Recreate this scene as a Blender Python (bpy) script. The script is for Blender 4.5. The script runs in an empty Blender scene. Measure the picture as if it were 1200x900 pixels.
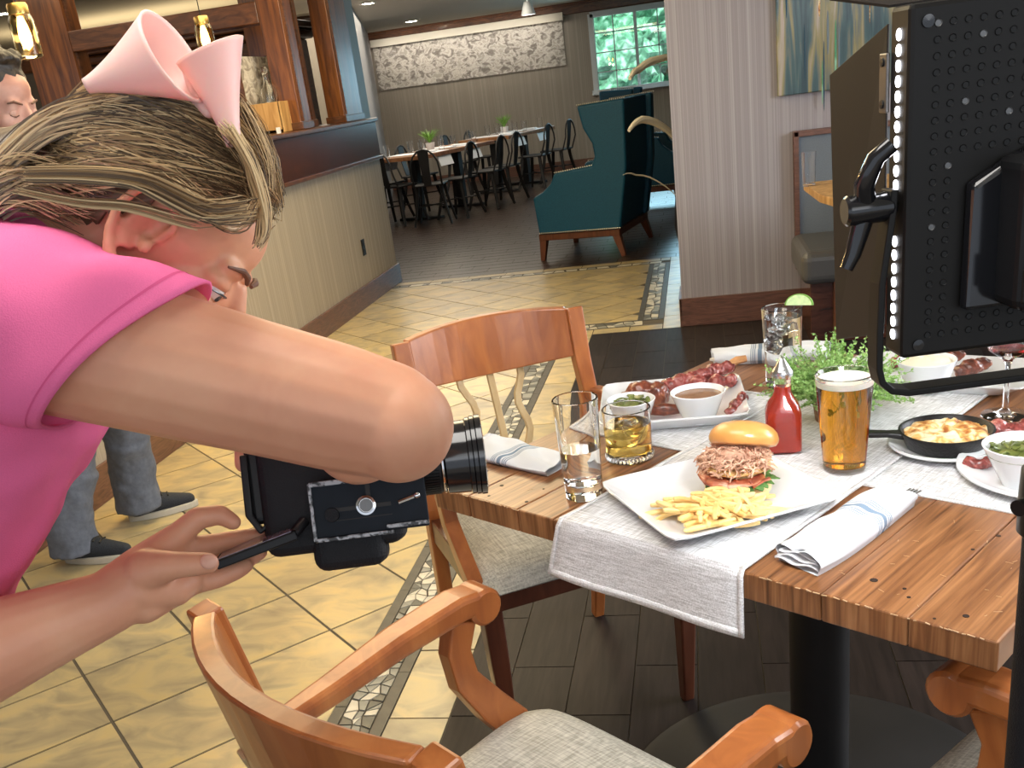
import bpy, bmesh, math, random
import numpy as np
from mathutils import Vector, Matrix, Euler, noise
random.seed(7)
rnd = random.Random(11)
PI = math.pi
SC = bpy.context.scene
COL = SC.collection

# ---------------------------------------------------------------- camera
PITCH, ROLL, YAW, FPX, PCX, PCY, CAMH = 0.386937518, -0.133830293, -0.216962297, 1166.726, 600.0, 582.63, 1.35
FW = Vector((math.sin(YAW)*math.cos(PITCH), math.cos(YAW)*math.cos(PITCH), -math.sin(PITCH)))
_r0 = FW.cross(Vector((0, 0, 1))).normalized(); _u0 = _r0.cross(FW)
RT = _r0*math.cos(ROLL) + _u0*math.sin(ROLL)
UP = -_r0*math.sin(ROLL) + _u0*math.cos(ROLL)
CO = Vector((0, 0, CAMH))
cd = bpy.data.cameras.new('camera'); cam = bpy.data.objects.new('camera', cd); COL.objects.link(cam)
cd.sensor_fit = 'HORIZONTAL'; cd.sensor_width = 36.0; cd.lens = FPX/1200*36
cd.shift_y = (PCY-450)/1200; cd.clip_start = 0.02; cd.clip_end = 200
mw = Matrix.Identity(4)
for i in range(3):
    mw[i][0] = RT[i]; mw[i][1] = UP[i]; mw[i][2] = -FW[i]; mw[i][3] = CO[i]
cam.matrix_world = mw
SC.camera = cam
def ray(x, y): return FW*FPX + RT*(x-PCX) - UP*(y-PCY)
def atz(x, y, z=0.0):
    d = ray(x, y); return CO + d*((z-CAMH)/d.z)
def aty(x, y, Y):
    d = ray(x, y); return CO + d*(Y/d.y)
def atx(x, y, X):
    d = ray(x, y); return CO + d*(X/d.x)
def atd(x, y, dist): return CO + ray(x, y).normalized()*dist

# ---------------------------------------------------------------- world, lights, exposure
SC.view_settings.view_transform = 'Standard'; SC.view_settings.look = 'None'
SC.view_settings.exposure = 0.64; SC.view_settings.gamma = 1.0; SC.view_settings.use_curve_mapping = False
W = bpy.data.worlds.new('world'); SC.world = W; W.use_nodes = True
W.node_tree.nodes['Background'].inputs[0].default_value = (0.80, 0.88, 1.0, 1)
W.node_tree.nodes['Background'].inputs[1].default_value = 0.60
def area(name, loc, target, sx, sy, power, col=(1, 1, 1), spread=None):
    l = bpy.data.lights.new(name, 'AREA'); l.shape = 'RECTANGLE'; l.size = sx; l.size_y = sy; l.energy = power; l.color = col
    if spread: l.spread = spread
    o = bpy.data.objects.new(name, l); COL.objects.link(o); o.location = loc
    o.rotation_euler = (Vector(target)-Vector(loc)).to_track_quat('-Z', 'Y').to_euler(); return o
area('window_daylight', (3.2, 2.6, 1.9), (0.0, 1.4, 0.75), 2.2, 1.6, 98, (0.90, 0.95, 1.0))
area('front_fill', (1.0, -1.6, 2.3), (-0.3, 1.2, 0.9), 2.4, 1.6, 16, (0.95, 0.97, 1.0))  # added frontal fill from behind the camera, mainly for the people
area('ceiling_wash', (-1.6, 4.6, 2.40), (-1.6, 4.6, 0), 1.6, 4.0, 74, (1.0, 0.82, 0.50))
area('overhead_fill', (-0.5, 0.75, 2.40), (-0.45, 1.0, 0), 1.2, 0.8, 17, (1.0, 0.96, 0.90))  # added fill from above, brightens the raised arm, seats and table top
area('lounge_wash', (-3.6, 12.0, 2.40), (-3.6, 12.0, 0), 3.0, 5.0, 120, (1.0, 0.90, 0.74))
area('bar_ceiling_fill', (-5.4, 9.9, 2.0), (-5.4, 10.0, 3), 2.6, .8, 13, (1.0, 0.80, 0.48))  # added unseen lamp aimed upward to brighten the bar ceiling
area('bar_wash', (-4.2, 5.5, 2.42), (-4.2, 5.5, 0), 1.5, 4.0, 22, (1.0, 0.84, 0.6))
area('cove_light', (-3.5, 16.55, 2.25), (-3.5, 17.0, 1.8), 2.8, 0.1, 8, (1.0, 0.93, 0.82))
area('far_window_daylight', (-0.55, 16.8, 1.7), (-0.55, 12.0, 0.2), 1.4, 1.0, 34, (0.45, 0.80, 1.0))

# ---------------------------------------------------------------- materials
def _nt(name):
    m = bpy.data.materials.new(name); m.use_nodes = True
    nt = m.node_tree; return m, nt, nt.nodes['Principled BSDF']
def rgb(c): return (c[0], c[1], c[2], 1.0)
def plain(name, col, rough=0.5, metal=0.0, spec=None, bump=0.0, bscale=60.0, var=0.0, emit=None, es=0.0, sss=0.0, coat=0.0):
    m, nt, b = _nt(name)
    b.inputs['Base Color'].default_value = rgb(col); b.inputs['Roughness'].default_value = rough
    b.inputs['Metallic'].default_value = metal
    if spec is not None: b.inputs['Specular IOR Level'].default_value = spec
    if coat: b.inputs['Coat Weight'].default_value = coat; b.inputs['Coat Roughness'].default_value = 0.12
    if sss:
        b.inputs['Subsurface Weight'].default_value = sss; b.inputs['Subsurface Radius'].default_value = (1.0, 0.35, 0.2)
        b.inputs['Subsurface Scale'].default_value = 0.008
    if emit: b.inputs['Emission Color'].default_value = rgb(emit); b.inputs['Emission Strength'].default_value = es
    if bump or var:
        tc = nt.nodes.new('ShaderNodeTexCoord'); n = nt.nodes.new('ShaderNodeTexNoise')
        n.inputs['Scale'].default_value = bscale; n.inputs['Detail'].default_value = 6
        nt.links.new(tc.outputs['Object'], n.inputs['Vector'])
        if bump:
            bp = nt.nodes.new('ShaderNodeBump'); bp.inputs['Strength'].default_value = bump; bp.inputs['Distance'].default_value = 0.004
            nt.links.new(n.outputs['Fac'], bp.inputs['Height']); nt.links.new(bp.outputs['Normal'], b.inputs['Normal'])
        if var:
            r = nt.nodes.new('ShaderNodeValToRGB')
            r.color_ramp.elements[0].position = 0.3; r.color_ramp.elements[1].position = 0.7
            r.color_ramp.elements[0].color = rgb([c*(1-var) for c in col]); r.color_ramp.elements[1].color = rgb([min(1, c*(1+var)) for c in col])
            nt.links.new(n.outputs['Fac'], r.inputs['Fac']); nt.links.new(r.outputs['Color'], b.inputs['Base Color'])
    return m
def ramp_tex(name, stops, scale=(1, 1, 1), nscale=5.0, detail=6.0, dist=0.0, rough=0.5, bump=0.2, coat=0.0, coord='Object', rand=0.0, kind='noise', rough2=None, bdist=0.003, spec=None):
    m, nt, b = _nt(name); b.inputs['Roughness'].default_value = rough
    if coat: b.inputs['Coat Weight'].default_value = coat; b.inputs['Coat Roughness'].default_value = 0.1
    if spec is not None: b.inputs['Specular IOR Level'].default_value = spec
    tc = nt.nodes.new('ShaderNodeTexCoord'); mp = nt.nodes.new('ShaderNodeMapping'); mp.inputs['Scale'].default_value = scale
    nt.links.new(tc.outputs[coord], mp.inputs['Vector'])
    vec = mp.outputs['Vector']
    oi = nt.nodes.new('ShaderNodeObjectInfo')
    if rand:
        va = nt.nodes.new('ShaderNodeVectorMath'); va.operation = 'MULTIPLY_ADD'
        va.inputs[1].default_value = (37.0, 17.0, 23.0)
        nt.links.new(oi.outputs['Random'], va.inputs[0]); nt.links.new(vec, va.inputs[2]); vec = va.outputs[0]
    if kind == 'noise':
        n = nt.nodes.new('ShaderNodeTexNoise'); n.inputs['Scale'].default_value = nscale; n.inputs['Detail'].default_value = detail
        n.inputs['Distortion'].default_value = dist; fac = n.outputs['Fac']
    elif kind == 'voronoi':
        n = nt.nodes.new('ShaderNodeTexVoronoi'); n.inputs['Scale'].default_value = nscale; fac = n.outputs['Distance']
    else:
        n = nt.nodes.new('ShaderNodeTexWave'); n.inputs['Scale'].default_value = nscale; n.inputs['Distortion'].default_value = dist
        n.inputs['Detail'].default_value = detail; fac = n.outputs['Fac']
    nt.links.new(vec, n.inputs['Vector'])
    r = nt.nodes.new('ShaderNodeValToRGB'); cr = r.color_ramp
    while len(cr.elements) < len(stops): cr.elements.new(0.5)
    for e, (p, c) in zip(cr.elements, stops): e.position = p; e.color = rgb(c)
    nt.links.new(fac, r.inputs['Fac']); out = r.outputs['Color']
    if rand:
        hs = nt.nodes.new('ShaderNodeHueSaturation'); mr = nt.nodes.new('ShaderNodeMapRange')
        mr.inputs[3].default_value = 1-rand; mr.inputs[4].default_value = 1+rand
        nt.links.new(oi.outputs['Random'], mr.inputs[0]); nt.links.new(mr.outputs[0], hs.inputs['Value']); nt.links.new(out, hs.inputs['Color']); out = hs.outputs['Color']
    nt.links.new(out, b.inputs['Base Color'])
    if bump:
        bp = nt.nodes.new('ShaderNodeBump'); bp.inputs['Strength'].default_value = bump; bp.inputs['Distance'].default_value = bdist
        nt.links.new(fac, bp.inputs['Height']); nt.links.new(bp.outputs['Normal'], b.inputs['Normal'])
    return m
def weave(name, c1, c2, s=420.0, rough=0.95, bump=0.6):
    m, nt, b = _nt(name); b.inputs['Roughness'].default_value = rough; b.inputs['Specular IOR Level'].default_value = 0.15
    tc = nt.nodes.new('ShaderNodeTexCoord'); outs = []
    for sc in ((s, s*0.06, s), (s*0.06, s, s)):
        mp = nt.nodes.new('ShaderNodeMapping'); mp.inputs['Scale'].default_value = sc
        n = nt.nodes.new('ShaderNodeTexNoise'); n.inputs['Scale'].default_value = 1.0; n.inputs['Detail'].default_value = 3
        nt.links.new(tc.outputs['Object'], mp.inputs['Vector']); nt.links.new(mp.outputs['Vector'], n.inputs['Vector']); outs.append(n.outputs['Fac'])
    a = nt.nodes.new('ShaderNodeMath'); a.operation = 'ADD'; nt.links.new(outs[0], a.inputs[0]); nt.links.new(outs[1], a.inputs[1])
    r = nt.nodes.new('ShaderNodeValToRGB'); mr = nt.nodes.new('ShaderNodeMath'); mr.operation = 'MULTIPLY'; mr.inputs[1].default_value = 0.5
    nt.links.new(a.outputs[0], mr.inputs[0]); nt.links.new(mr.outputs[0], r.inputs['Fac'])
    r.color_ramp.elements[0].position = 0.38; r.color_ramp.elements[1].position = 0.62
    r.color_ramp.elements[0].color = rgb(c1); r.color_ramp.elements[1].color = rgb(c2)
    nt.links.new(r.outputs['Color'], b.inputs['Base Color'])
    bp = nt.nodes.new('ShaderNodeBump'); bp.inputs['Strength'].default_value = bump; bp.inputs['Distance'].default_value = 0.001
    nt.links.new(mr.outputs[0], bp.inputs['Height']); nt.links.new(bp.outputs['Normal'], b.inputs['Normal'])
    return m
def glass(name, col=(1, 1, 1), rough=0.0, ior=1.45):
    m, nt, b = _nt(name); b.inputs['Base Color'].default_value = rgb(col); b.inputs['Roughness'].default_value = rough
    b.inputs['Transmission Weight'].default_value = 1.0; b.inputs['IOR'].default_value = ior; return m
def glow(name, col, s):
    return plain(name, col, 0.5, emit=col, es=s)
def wall_paper(name, base, line, horiz='X', scale=9.0):
    # vertical pinstripes: noise on the horizontal coordinate only
    m, nt, b = _nt(name); b.inputs['Roughness'].default_value = 0.55
    g = nt.nodes.new('ShaderNodeNewGeometry'); outs = []
    for k, (sc, lo, hi) in enumerate(((scale, 0.50, 0.56), (scale*4.3, 0.52, 0.62))):
        mp = nt.nodes.new('ShaderNodeMapping'); mp.inputs['Scale'].default_value = (sc*3, 0, 0) if horiz == 'X' else (0, sc*3, 0)
        mp.inputs['Location'].default_value = (k*5.3, k*2.1, 0)
        n = nt.nodes.new('ShaderNodeTexNoise'); n.inputs['Scale'].default_value = 1.0; n.inputs['Detail'].default_value = 2
        nt.links.new(g.outputs['Position'], mp.inputs['Vector']); nt.links.new(mp.outputs['Vector'], n.inputs['Vector'])
        mr = nt.nodes.new('ShaderNodeMapRange'); mr.inputs[1].default_value = lo; mr.inputs[2].default_value = hi
        nt.links.new(n.outputs['Fac'], mr.inputs[0]); outs.append(mr.outputs[0])
    mu = nt.nodes.new('ShaderNodeMath'); mu.operation = 'MULTIPLY_ADD'; mu.inputs[1].default_value = 0.45
    hf = nt.nodes.new('ShaderNodeMath'); hf.operation = 'MULTIPLY'; hf.inputs[1].default_value = 0.55
    nt.links.new(outs[1], hf.inputs[0]); nt.links.new(outs[0], mu.inputs[0]); nt.links.new(hf.outputs[0], mu.inputs[2])
    mx = nt.nodes.new('ShaderNodeMix'); mx.data_type = 'RGBA'
    mx.inputs['A'].default_value = rgb(base); mx.inputs['B'].default_value = rgb(line)
    nt.links.new(mu.outputs[0], mx.inputs['Factor']); nt.links.new(mx.outputs['Result'], b.inputs['Base Color'])
    return m
def stripes(name, base, line, axis, pairs, warp=0.0):
    # cloth with narrow woven stripes at given object-space positions along an axis
    m, nt, b = _nt(name); b.inputs['Roughness'].default_value = 0.9; b.inputs['Specular IOR Level'].default_value = 0.2
    tc = nt.nodes.new('ShaderNodeTexCoord'); sx = nt.nodes.new('ShaderNodeSeparateXYZ'); nt.links.new(tc.outputs['Object'], sx.inputs[0])
    src = sx.outputs[axis]; acc = None
    for c, w in pairs:
        s = nt.nodes.new('ShaderNodeMath'); s.operation = 'SUBTRACT'; s.inputs[1].default_value = c; nt.links.new(src, s.inputs[0])
        a = nt.nodes.new('ShaderNodeMath'); a.operation = 'ABSOLUTE'; nt.links.new(s.outputs[0], a.inputs[0])
        l = nt.nodes.new('ShaderNodeMath'); l.operation = 'LESS_THAN'; l.inputs[1].default_value = w; nt.links.new(a.outputs[0], l.inputs[0])
        if acc is None: acc = l.outputs[0]
        else:
            x = nt.nodes.new('ShaderNodeMath'); x.operation = 'MAXIMUM'; nt.links.new(acc, x.inputs[0]); nt.links.new(l.outputs[0], x.inputs[1]); acc = x.outputs[0]
    mx = nt.nodes.new('ShaderNodeMix'); mx.data_type = 'RGBA'; mx.inputs['A'].default_value = rgb(base); mx.inputs['B'].default_value = rgb(line)
    nt.links.new(acc, mx.inputs['Factor']); nt.links.new(mx.outputs['Result'], b.inputs['Base Color'])
    return m

M = {}
M['tile'] = ramp_tex('beige_tile', [(0.25, (0.25, 0.21, 0.14)), (0.44, (0.40, 0.325, 0.19)), (0.58, (0.51, 0.405, 0.21)), (0.76, (0.58, 0.44, 0.19))], (1, 1.6, 1), 6.5, 10, 1.0, 0.30, 0.25, rand=0.12)
M['grout'] = plain('grout', (0.10, 0.085, 0.065), 0.9, bump=0.3)
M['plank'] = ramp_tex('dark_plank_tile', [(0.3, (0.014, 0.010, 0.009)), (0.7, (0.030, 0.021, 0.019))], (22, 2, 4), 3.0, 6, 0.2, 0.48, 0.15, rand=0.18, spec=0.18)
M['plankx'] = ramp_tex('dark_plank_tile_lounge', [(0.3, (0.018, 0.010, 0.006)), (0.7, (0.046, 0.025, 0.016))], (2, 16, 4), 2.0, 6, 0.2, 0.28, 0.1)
M['strip'] = plain('mosaic_strip', (0.075, 0.068, 0.055), 0.45, var=0.25, bscale=25)
M['shard_w'] = plain('shard_pale', (0.62, 0.58, 0.48), 0.4, var=0.15, bscale=20)
M['shard_g'] = plain('shard_grey', (0.26, 0.26, 0.23), 0.4, var=0.2, bscale=20)
M['shard_d'] = plain('shard_dark', (0.10, 0.10, 0.085), 0.4, var=0.2, bscale=20)
M['paper_l'] = wall_paper('striped_paper_warm', (0.36, 0.31, 0.245), (0.46, 0.40, 0.32), 'Y', 7)
M['paper_r'] = wall_paper('striped_paper_grey', (0.30, 0.275, 0.29), (0.42, 0.395, 0.42), 'X', 10)
M['paper_f'] = wall_paper('striped_paper_far', (0.27, 0.23, 0.185), (0.34, 0.295, 0.24), 'X', 5)
M['ceil'] = plain('ceiling_plaster', (0.50, 0.46, 0.38), 0.9, bump=0.1)
M['trimwood'] = ramp_tex('dark_trim_wood', [(0.3, (0.050, 0.018, 0.008)), (0.6, (0.13, 0.048, 0.018)), (0.8, (0.19, 0.075, 0.03))], (1, 1, 5), 4.0, 8, 2.2, 0.32, 0.1, coat=0.3)
M['basewood'] = ramp_tex('oak_baseboard', [(0.3, (0.085, 0.038, 0.026)), (0.6, (0.17, 0.075, 0.048)), (0.8, (0.22, 0.10, 0.06))], (1.0, 1.0, 9), 4.5, 8, 3.0, 0.35, 0.1, coat=0.2)
M['barwood'] = ramp_tex('bar_front_wood', [(0.3, (0.040, 0.014, 0.009)), (0.6, (0.085, 0.028, 0.017)), (0.85, (0.13, 0.045, 0.025))], (1, 1.2, 4), 5.0, 8, 2.0, 0.22, 0.05, coat=0.6)
M['postwood'] = ramp_tex('warm_post_wood', [(0.3, (0.060, 0.018, 0.006)), (0.6, (0.18, 0.060, 0.015)), (0.85, (0.28, 0.105, 0.028))], (9, 9, 0.8), 3.0, 8, 1.2, 0.33, 0.05, coat=0.3)
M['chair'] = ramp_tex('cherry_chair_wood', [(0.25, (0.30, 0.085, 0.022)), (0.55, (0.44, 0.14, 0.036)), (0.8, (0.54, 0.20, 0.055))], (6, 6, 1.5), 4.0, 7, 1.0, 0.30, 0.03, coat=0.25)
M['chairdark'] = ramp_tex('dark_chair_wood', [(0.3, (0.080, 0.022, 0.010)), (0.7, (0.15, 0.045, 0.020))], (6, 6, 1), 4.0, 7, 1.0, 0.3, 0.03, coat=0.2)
M['spindle'] = ramp_tex('pale_spindle_wood', [(0.3, (0.50, 0.34, 0.15)), (0.7, (0.64, 0.47, 0.24))], (9, 9, 1), 4.0, 5, 0.4, 0.4, 0.03)
M['seat'] = weave('tweed_seat_fabric', (0.38, 0.365, 0.305), (0.68, 0.66, 0.57), 330)
M['table'] = ramp_tex('worn_table_wood', [(0.28, (0.10, 0.036, 0.012)), (0.48, (0.24, 0.098, 0.036)), (0.72, (0.39, 0.18, 0.072))], (55, 2.2, 3), 2.2, 10, 0.6, 0.33, 0.10, coat=0.18, rand=0.07)
M['knot'] = plain('wood_knot', (0.03, 0.015, 0.01), 0.6)
M['scratch'] = plain('wood_scratch', (0.52, 0.34, 0.19), 0.6)
M['iron'] = plain('black_iron', (0.018, 0.016, 0.015), 0.5, metal=0.3, var=0.2, bscale=8)
M['runner'] = weave('grey_runner_cloth', (0.46, 0.45, 0.44), (0.86, 0.86, 0.87), 520, bump=0.9)
M['hem'] = weave('runner_hem_cloth', (0.55, 0.54, 0.53), (0.85, 0.85, 0.86), 520)
M['china'] = plain('white_china', (0.76, 0.77, 0.78), 0.12, coat=0.4)
M['glass'] = glass('clear_glass', (1, 1, 1), 0.0, 1.45)
M['water'] = glass('water', (0.98, 0.99, 1.0), 0.0, 1.33)
M['ice'] = glass('ice', (0.97, 0.99, 1.0), 0.18, 1.31)
M['whiskey'] = glass('whiskey', (0.98, 0.68, 0.16), 0.0, 1.36)
M['beer'] = glass('amber_beer', (0.95, 0.40, 0.035), 0.03, 1.34)
M['foam'] = plain('beer_foam', (0.86, 0.82, 0.74), 0.8, sss=0.2)
M['ketchup'] = plain('ketchup', (0.52, 0.030, 0.012), 0.25, coat=0.5)
M['steel'] = plain('steel', (0.62, 0.62, 0.62), 0.25, metal=1.0)
M['fry'] = ramp_tex('fried_potato', [(0.25, (0.74, 0.38, 0.10)), (0.45, (0.88, 0.60, 0.22)), (0.75, (0.93, 0.73, 0.37))], (1, 1, 1), 30, 5, 0.3, 0.42, 0.4, rand=0.10)
M['frytip'] = plain('browned_fry_tip', (0.45, 0.17, 0.05), 0.45)
M['bun'] = ramp_tex('toasted_bun', [(0.3, (0.62, 0.25, 0.055)), (0.6, (0.74, 0.36, 0.10)), (0.85, (0.82, 0.50, 0.20))], (1, 1, 1.6), 12, 6, 0.3, 0.28, 0.15, coat=0.3)
M['bunin'] = plain('bun_crumb', (0.80, 0.60, 0.33), 0.8, bump=0.5, bscale=120)
M['pork'] = ramp_tex('pulled_pork', [(0.3, (0.42, 0.20, 0.12)), (0.6, (0.70, 0.44, 0.30)), (0.8, (0.84, 0.62, 0.46))], (1, 1, 1), 60, 4, 0.5, 0.45, 0.4)
M['batter'] = ramp_tex('fried_onion', [(0.3, (0.58, 0.30, 0.08)), (0.7, (0.82, 0.56, 0.24))], (1, 1, 1), 70, 5, 0.5, 0.45, 0.6)
M['bacon'] = ramp_tex('bacon', [(0.35, (0.22, 0.035, 0.02)), (0.55, (0.48, 0.13, 0.06)), (0.65, (0.78, 0.50, 0.34))], (1, 1, 5), 25, 3, 0.3, 0.3, 0.3)
M['leaf'] = plain('salad_leaf', (0.10, 0.24, 0.05), 0.5, var=0.4, bscale=90)
M['meatdark'] = ramp_tex('charred_meat', [(0.3, (0.05, 0.014, 0.009)), (0.55, (0.20, 0.045, 0.022)), (0.75, (0.42, 0.13, 0.05))], (1, 1, 1), 45, 6, 1.0, 0.28, 0.9, coat=0.4)
M['meatred'] = ramp_tex('glazed_rib_meat', [(0.3, (0.10, 0.018, 0.014)), (0.52, (0.33, 0.065, 0.055)), (0.72, (0.62, 0.28, 0.24))], (1, 1, 1), 55, 6, 1.0, 0.25, 0.9, coat=0.4)
M['bone'] = plain('bone', (0.62, 0.30, 0.12), 0.4, var=0.3, bscale=50)
M['greens'] = ramp_tex('braised_greens', [(0.3, (0.05, 0.07, 0.015)), (0.55, (0.16, 0.19, 0.045)), (0.8, (0.38, 0.34, 0.12))], (1, 1, 1), 60, 4, 0.5, 0.3, 0.5)
M['gravy'] = plain('brown_gravy', (0.26, 0.13, 0.065), 0.2, var=0.2)
M['mash'] = plain('creamy_mash', (0.82, 0.76, 0.60), 0.6, bump=1.0, bscale=70)
M['cheese'] = ramp_tex('browned_cheese', [(0.36, (0.40, 0.13, 0.03)), (0.47, (0.78, 0.46, 0.14)), (0.58, (0.88, 0.76, 0.52))], (1, 1, 1), 55, 4, 0.6, 0.35, 0.8)
M['castiron'] = plain('cast_iron', (0.022, 0.020, 0.020), 0.38, metal=0.6, bump=0.2, bscale=200)
M['herb'] = ramp_tex('thyme_leaf', [(0.3, (0.14, 0.27, 0.06)), (0.55, (0.32, 0.52, 0.15)), (0.8, (0.60, 0.74, 0.36))], (1, 1, 1), 50, 3, 0, 0.5, 0.0)
M['pot'] = ramp_tex('woven_brown_pot', [(0.3, (0.16, 0.09, 0.05)), (0.7, (0.36, 0.22, 0.12))], (1, 1, 3), 60, 3, 0, 0.8, 0.8)
M['limerind'] = plain('lime_rind', (0.20, 0.42, 0.06), 0.4)
M['limeflesh'] = plain('lime_flesh', (0.66, 0.82, 0.42), 0.3, var=0.15, bscale=150)
M['black'] = plain('black_plastic', (0.008, 0.008, 0.009), 0.42, spec=.35)
M['blackgloss'] = plain('glossy_black', (0.010, 0.010, 0.012), 0.14, coat=0.5)
M['blackrub'] = plain('black_rubber', (0.010, 0.010, 0.012), 0.65, spec=.3, bump=0.3, bscale=500)
M['panel'] = plain('black_panel_metal', (0.009, 0.008, 0.007), 0.5, spec=.3)
M['door_metal'] = plain('barn_door_metal', (0.013, 0.009, 0.007), 0.6, spec=.25)
M['hole'] = plain('vent_dark', (0.002, 0.002, 0.002), 0.6)
M['led'] = glow('led_leak', (0.92, 0.93, 1.0), 6.0)
M['ledface'] = glow('led_face', (0.95, 0.97, 1.0), 9.0)
M['wornmetal'] = ramp_tex('worn_plate_edge', [(0.42, (0.02, 0.022, 0.025)), (0.55, (0.45, 0.46, 0.48))], (1, 1, 1), 160, 5, 0.4, 0.35, 0.1)
M['plate_paint'] = plain('painted_plate', (0.006, 0.010, 0.016), 0.6, spec=.25, var=0.2, bscale=40)
M['chrome'] = plain('chrome', (0.75, 0.75, 0.76), 0.15, metal=1.0)
M['screen'] = ramp_tex('glossy_screen', [(0.35, (0.05, 0.04, 0.05)), (0.6, (0.30, 0.25, 0.33)), (0.75, (0.55, 0.50, 0.62))], (1, 1, 1), 60, 4, 1.2, 0.1, 0.0, coat=0.5)
M['skin'] = ramp_tex('tanned_skin', [(0.3, (0.64, 0.29, 0.175)), (0.55, (0.72, 0.355, 0.215)), (0.8, (0.78, 0.43, 0.265))], (1, 1, 1), 14, 5, 0.3, 0.46, 0.05)
M['skin2'] = ramp_tex('pale_skin', [(0.3, (0.52, 0.24, 0.17)), (0.55, (0.66, 0.35, 0.26)), (0.8, (0.72, 0.43, 0.33))], (1, 1, 1), 16, 5, 0.3, 0.5, 0.1)
M['handskin'] = ramp_tex('hand_skin', [(0.3, (0.50, 0.19, 0.135)), (0.55, (0.62, 0.27, 0.20)), (0.8, (0.68, 0.34, 0.26))], (1, 1, 1), 22, 5, 0.3, 0.46, 0.10)
for k in ('skin', 'skin2', 'handskin'):
    b_ = M[k].node_tree.nodes['Principled BSDF']; b_.inputs['Subsurface Weight'].default_value = 0.12; b_.inputs['Subsurface Radius'].default_value = (1, .35, .2); b_.inputs['Subsurface Scale'].default_value = 0.01
M['mole'] = plain('mole', (0.25, 0.09, 0.05), 0.5)
M['nail'] = plain('nail', (0.72, 0.38, 0.27), 0.35)
M['pink'] = plain('pink_jersey', (0.86, 0.155, 0.35), 0.85, bump=0.25, bscale=900, var=0.03)
M['pinkclip'] = plain('pale_pink_clip', (0.87, 0.55, 0.49), 0.5, sss=0.3)
M['hairbase'] = ramp_tex('dark_blonde_hair', [(0.30, (0.045, 0.030, 0.018)), (0.52, (0.16, 0.108, 0.058)), (0.75, (0.33, 0.24, 0.14))], (1, 6, 9), 8, 6, 0.5, 0.42, 0.6)
M['hair_d'] = plain('hair_dark_strand', (0.11, 0.070, 0.038), 0.38)
M['hair_m'] = plain('hair_mid_strand', (0.33, 0.215, 0.105), 0.36)
M['hair_l'] = plain('hair_light_strand', (0.70, 0.51, 0.27), 0.34)
M['hairman'] = ramp_tex('greying_brown_hair', [(0.3, (0.012, 0.008, 0.005)), (0.7, (0.060, 0.040, 0.026))], (1, 1, 1), 40, 6, 1.5, 0.5, 1.0)
M['eye'] = plain('eyeball', (0.75, 0.73, 0.70), 0.1)
M['iris'] = plain('iris', (0.05, 0.07, 0.08), 0.1)
M['lip'] = plain('lip', (0.50, 0.18, 0.15), 0.4)
M['brow'] = plain('brow_hair', (0.16, 0.075, 0.045), 0.6)
M['trouser'] = plain('grey_twill', (0.125, 0.140, 0.175), 0.85, bump=0.4, bscale=60, var=0.15)
M['shoe'] = plain('navy_canvas', (0.018, 0.022, 0.030), 0.8, bump=0.5, bscale=300, var=0.3)
M['sole'] = plain('shoe_sole', (0.50, 0.46, 0.38), 0.6)
M['check'] = plain('checked_shirt', (0.16, 0.18, 0.24), 0.85, var=0.5, bscale=60)
M['blueleather'] = plain('teal_leather', (0.008, 0.075, 0.140), 0.5, spec=.3, bump=0.15, bscale=120, var=0.15)
M['stud'] = plain('nail_head', (0.70, 0.66, 0.55), 0.3, metal=0.7)
M['greyleather'] = plain('grey_vinyl', (0.085, 0.085, 0.085), 0.4)
M['feltpanel'] = plain('blue_grey_felt', (0.16, 0.185, 0.215), 0.9, var=0.1, bscale=200)
M['linen'] = plain('white_linen', (0.74, 0.75, 0.77), 0.9)
M['reed'] = plain('dried_reed', (0.36, 0.27, 0.09), 0.7, var=0.4, bscale=20)
M['plume'] = plain('pale_plume', (0.80, 0.74, 0.62), 0.9)
M['plantg'] = plain('fresh_leaf', (0.16, 0.34, 0.05), 0.5, var=0.4, bscale=40)
M['whitepaint'] = plain('white_window_paint', (0.60, 0.62, 0.62), 0.5)
M['crown'] = plain('grey_crown_paint', (0.26, 0.25, 0.25), 0.6)
M['bluegrey'] = plain('blue_grey_edge', (0.15, 0.20, 0.24), 0.5)
M['purple'] = plain('plum_curtain', (0.055, 0.012, 0.035), 0.7)
M['pine'] = ramp_tex('pale_crate_wood', [(0.3, (0.34, 0.17, 0.05)), (0.7, (0.62, 0.38, 0.15))], (8, 8, 1), 4, 5, 0.6, 0.5, 0.1)
M['jarglow'] = glass('amber_jar_glass', (1.0, 0.86, 0.55), 0.05, 1.3)
M['bulb'] = glow('hot_filament_bulb', (1.0, 0.62, 0.16), 14.0)
M['brass'] = plain('brass', (0.55, 0.36, 0.12), 0.3, metal=1.0)
M['lampglow'] = glow('downlight_glow', (1.0, 0.95, 0.85), 12.0)
M['hedge'] = ramp_tex('foliage', [(0.3, (0.02, 0.10, 0.05)), (0.5, (0.10, 0.36, 0.20)), (0.7, (0.45, 0.80, 0.62))], (1, 1, 1), 7, 8, 0.5, 0.7, 0.6)
M['stone_niche'] = ramp_tex('pebble_relief_paper', [(0.36, (0.19, 0.165, 0.14)), (0.46, (0.36, 0.32, 0.28)), (0.53, (0.62, 0.58, 0.52)), (0.62, (0.40, 0.36, 0.31))], (1, 1, 1.4), 10.0, 5, 0.9, 0.7, 0.6, bdist=0.02)

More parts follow.
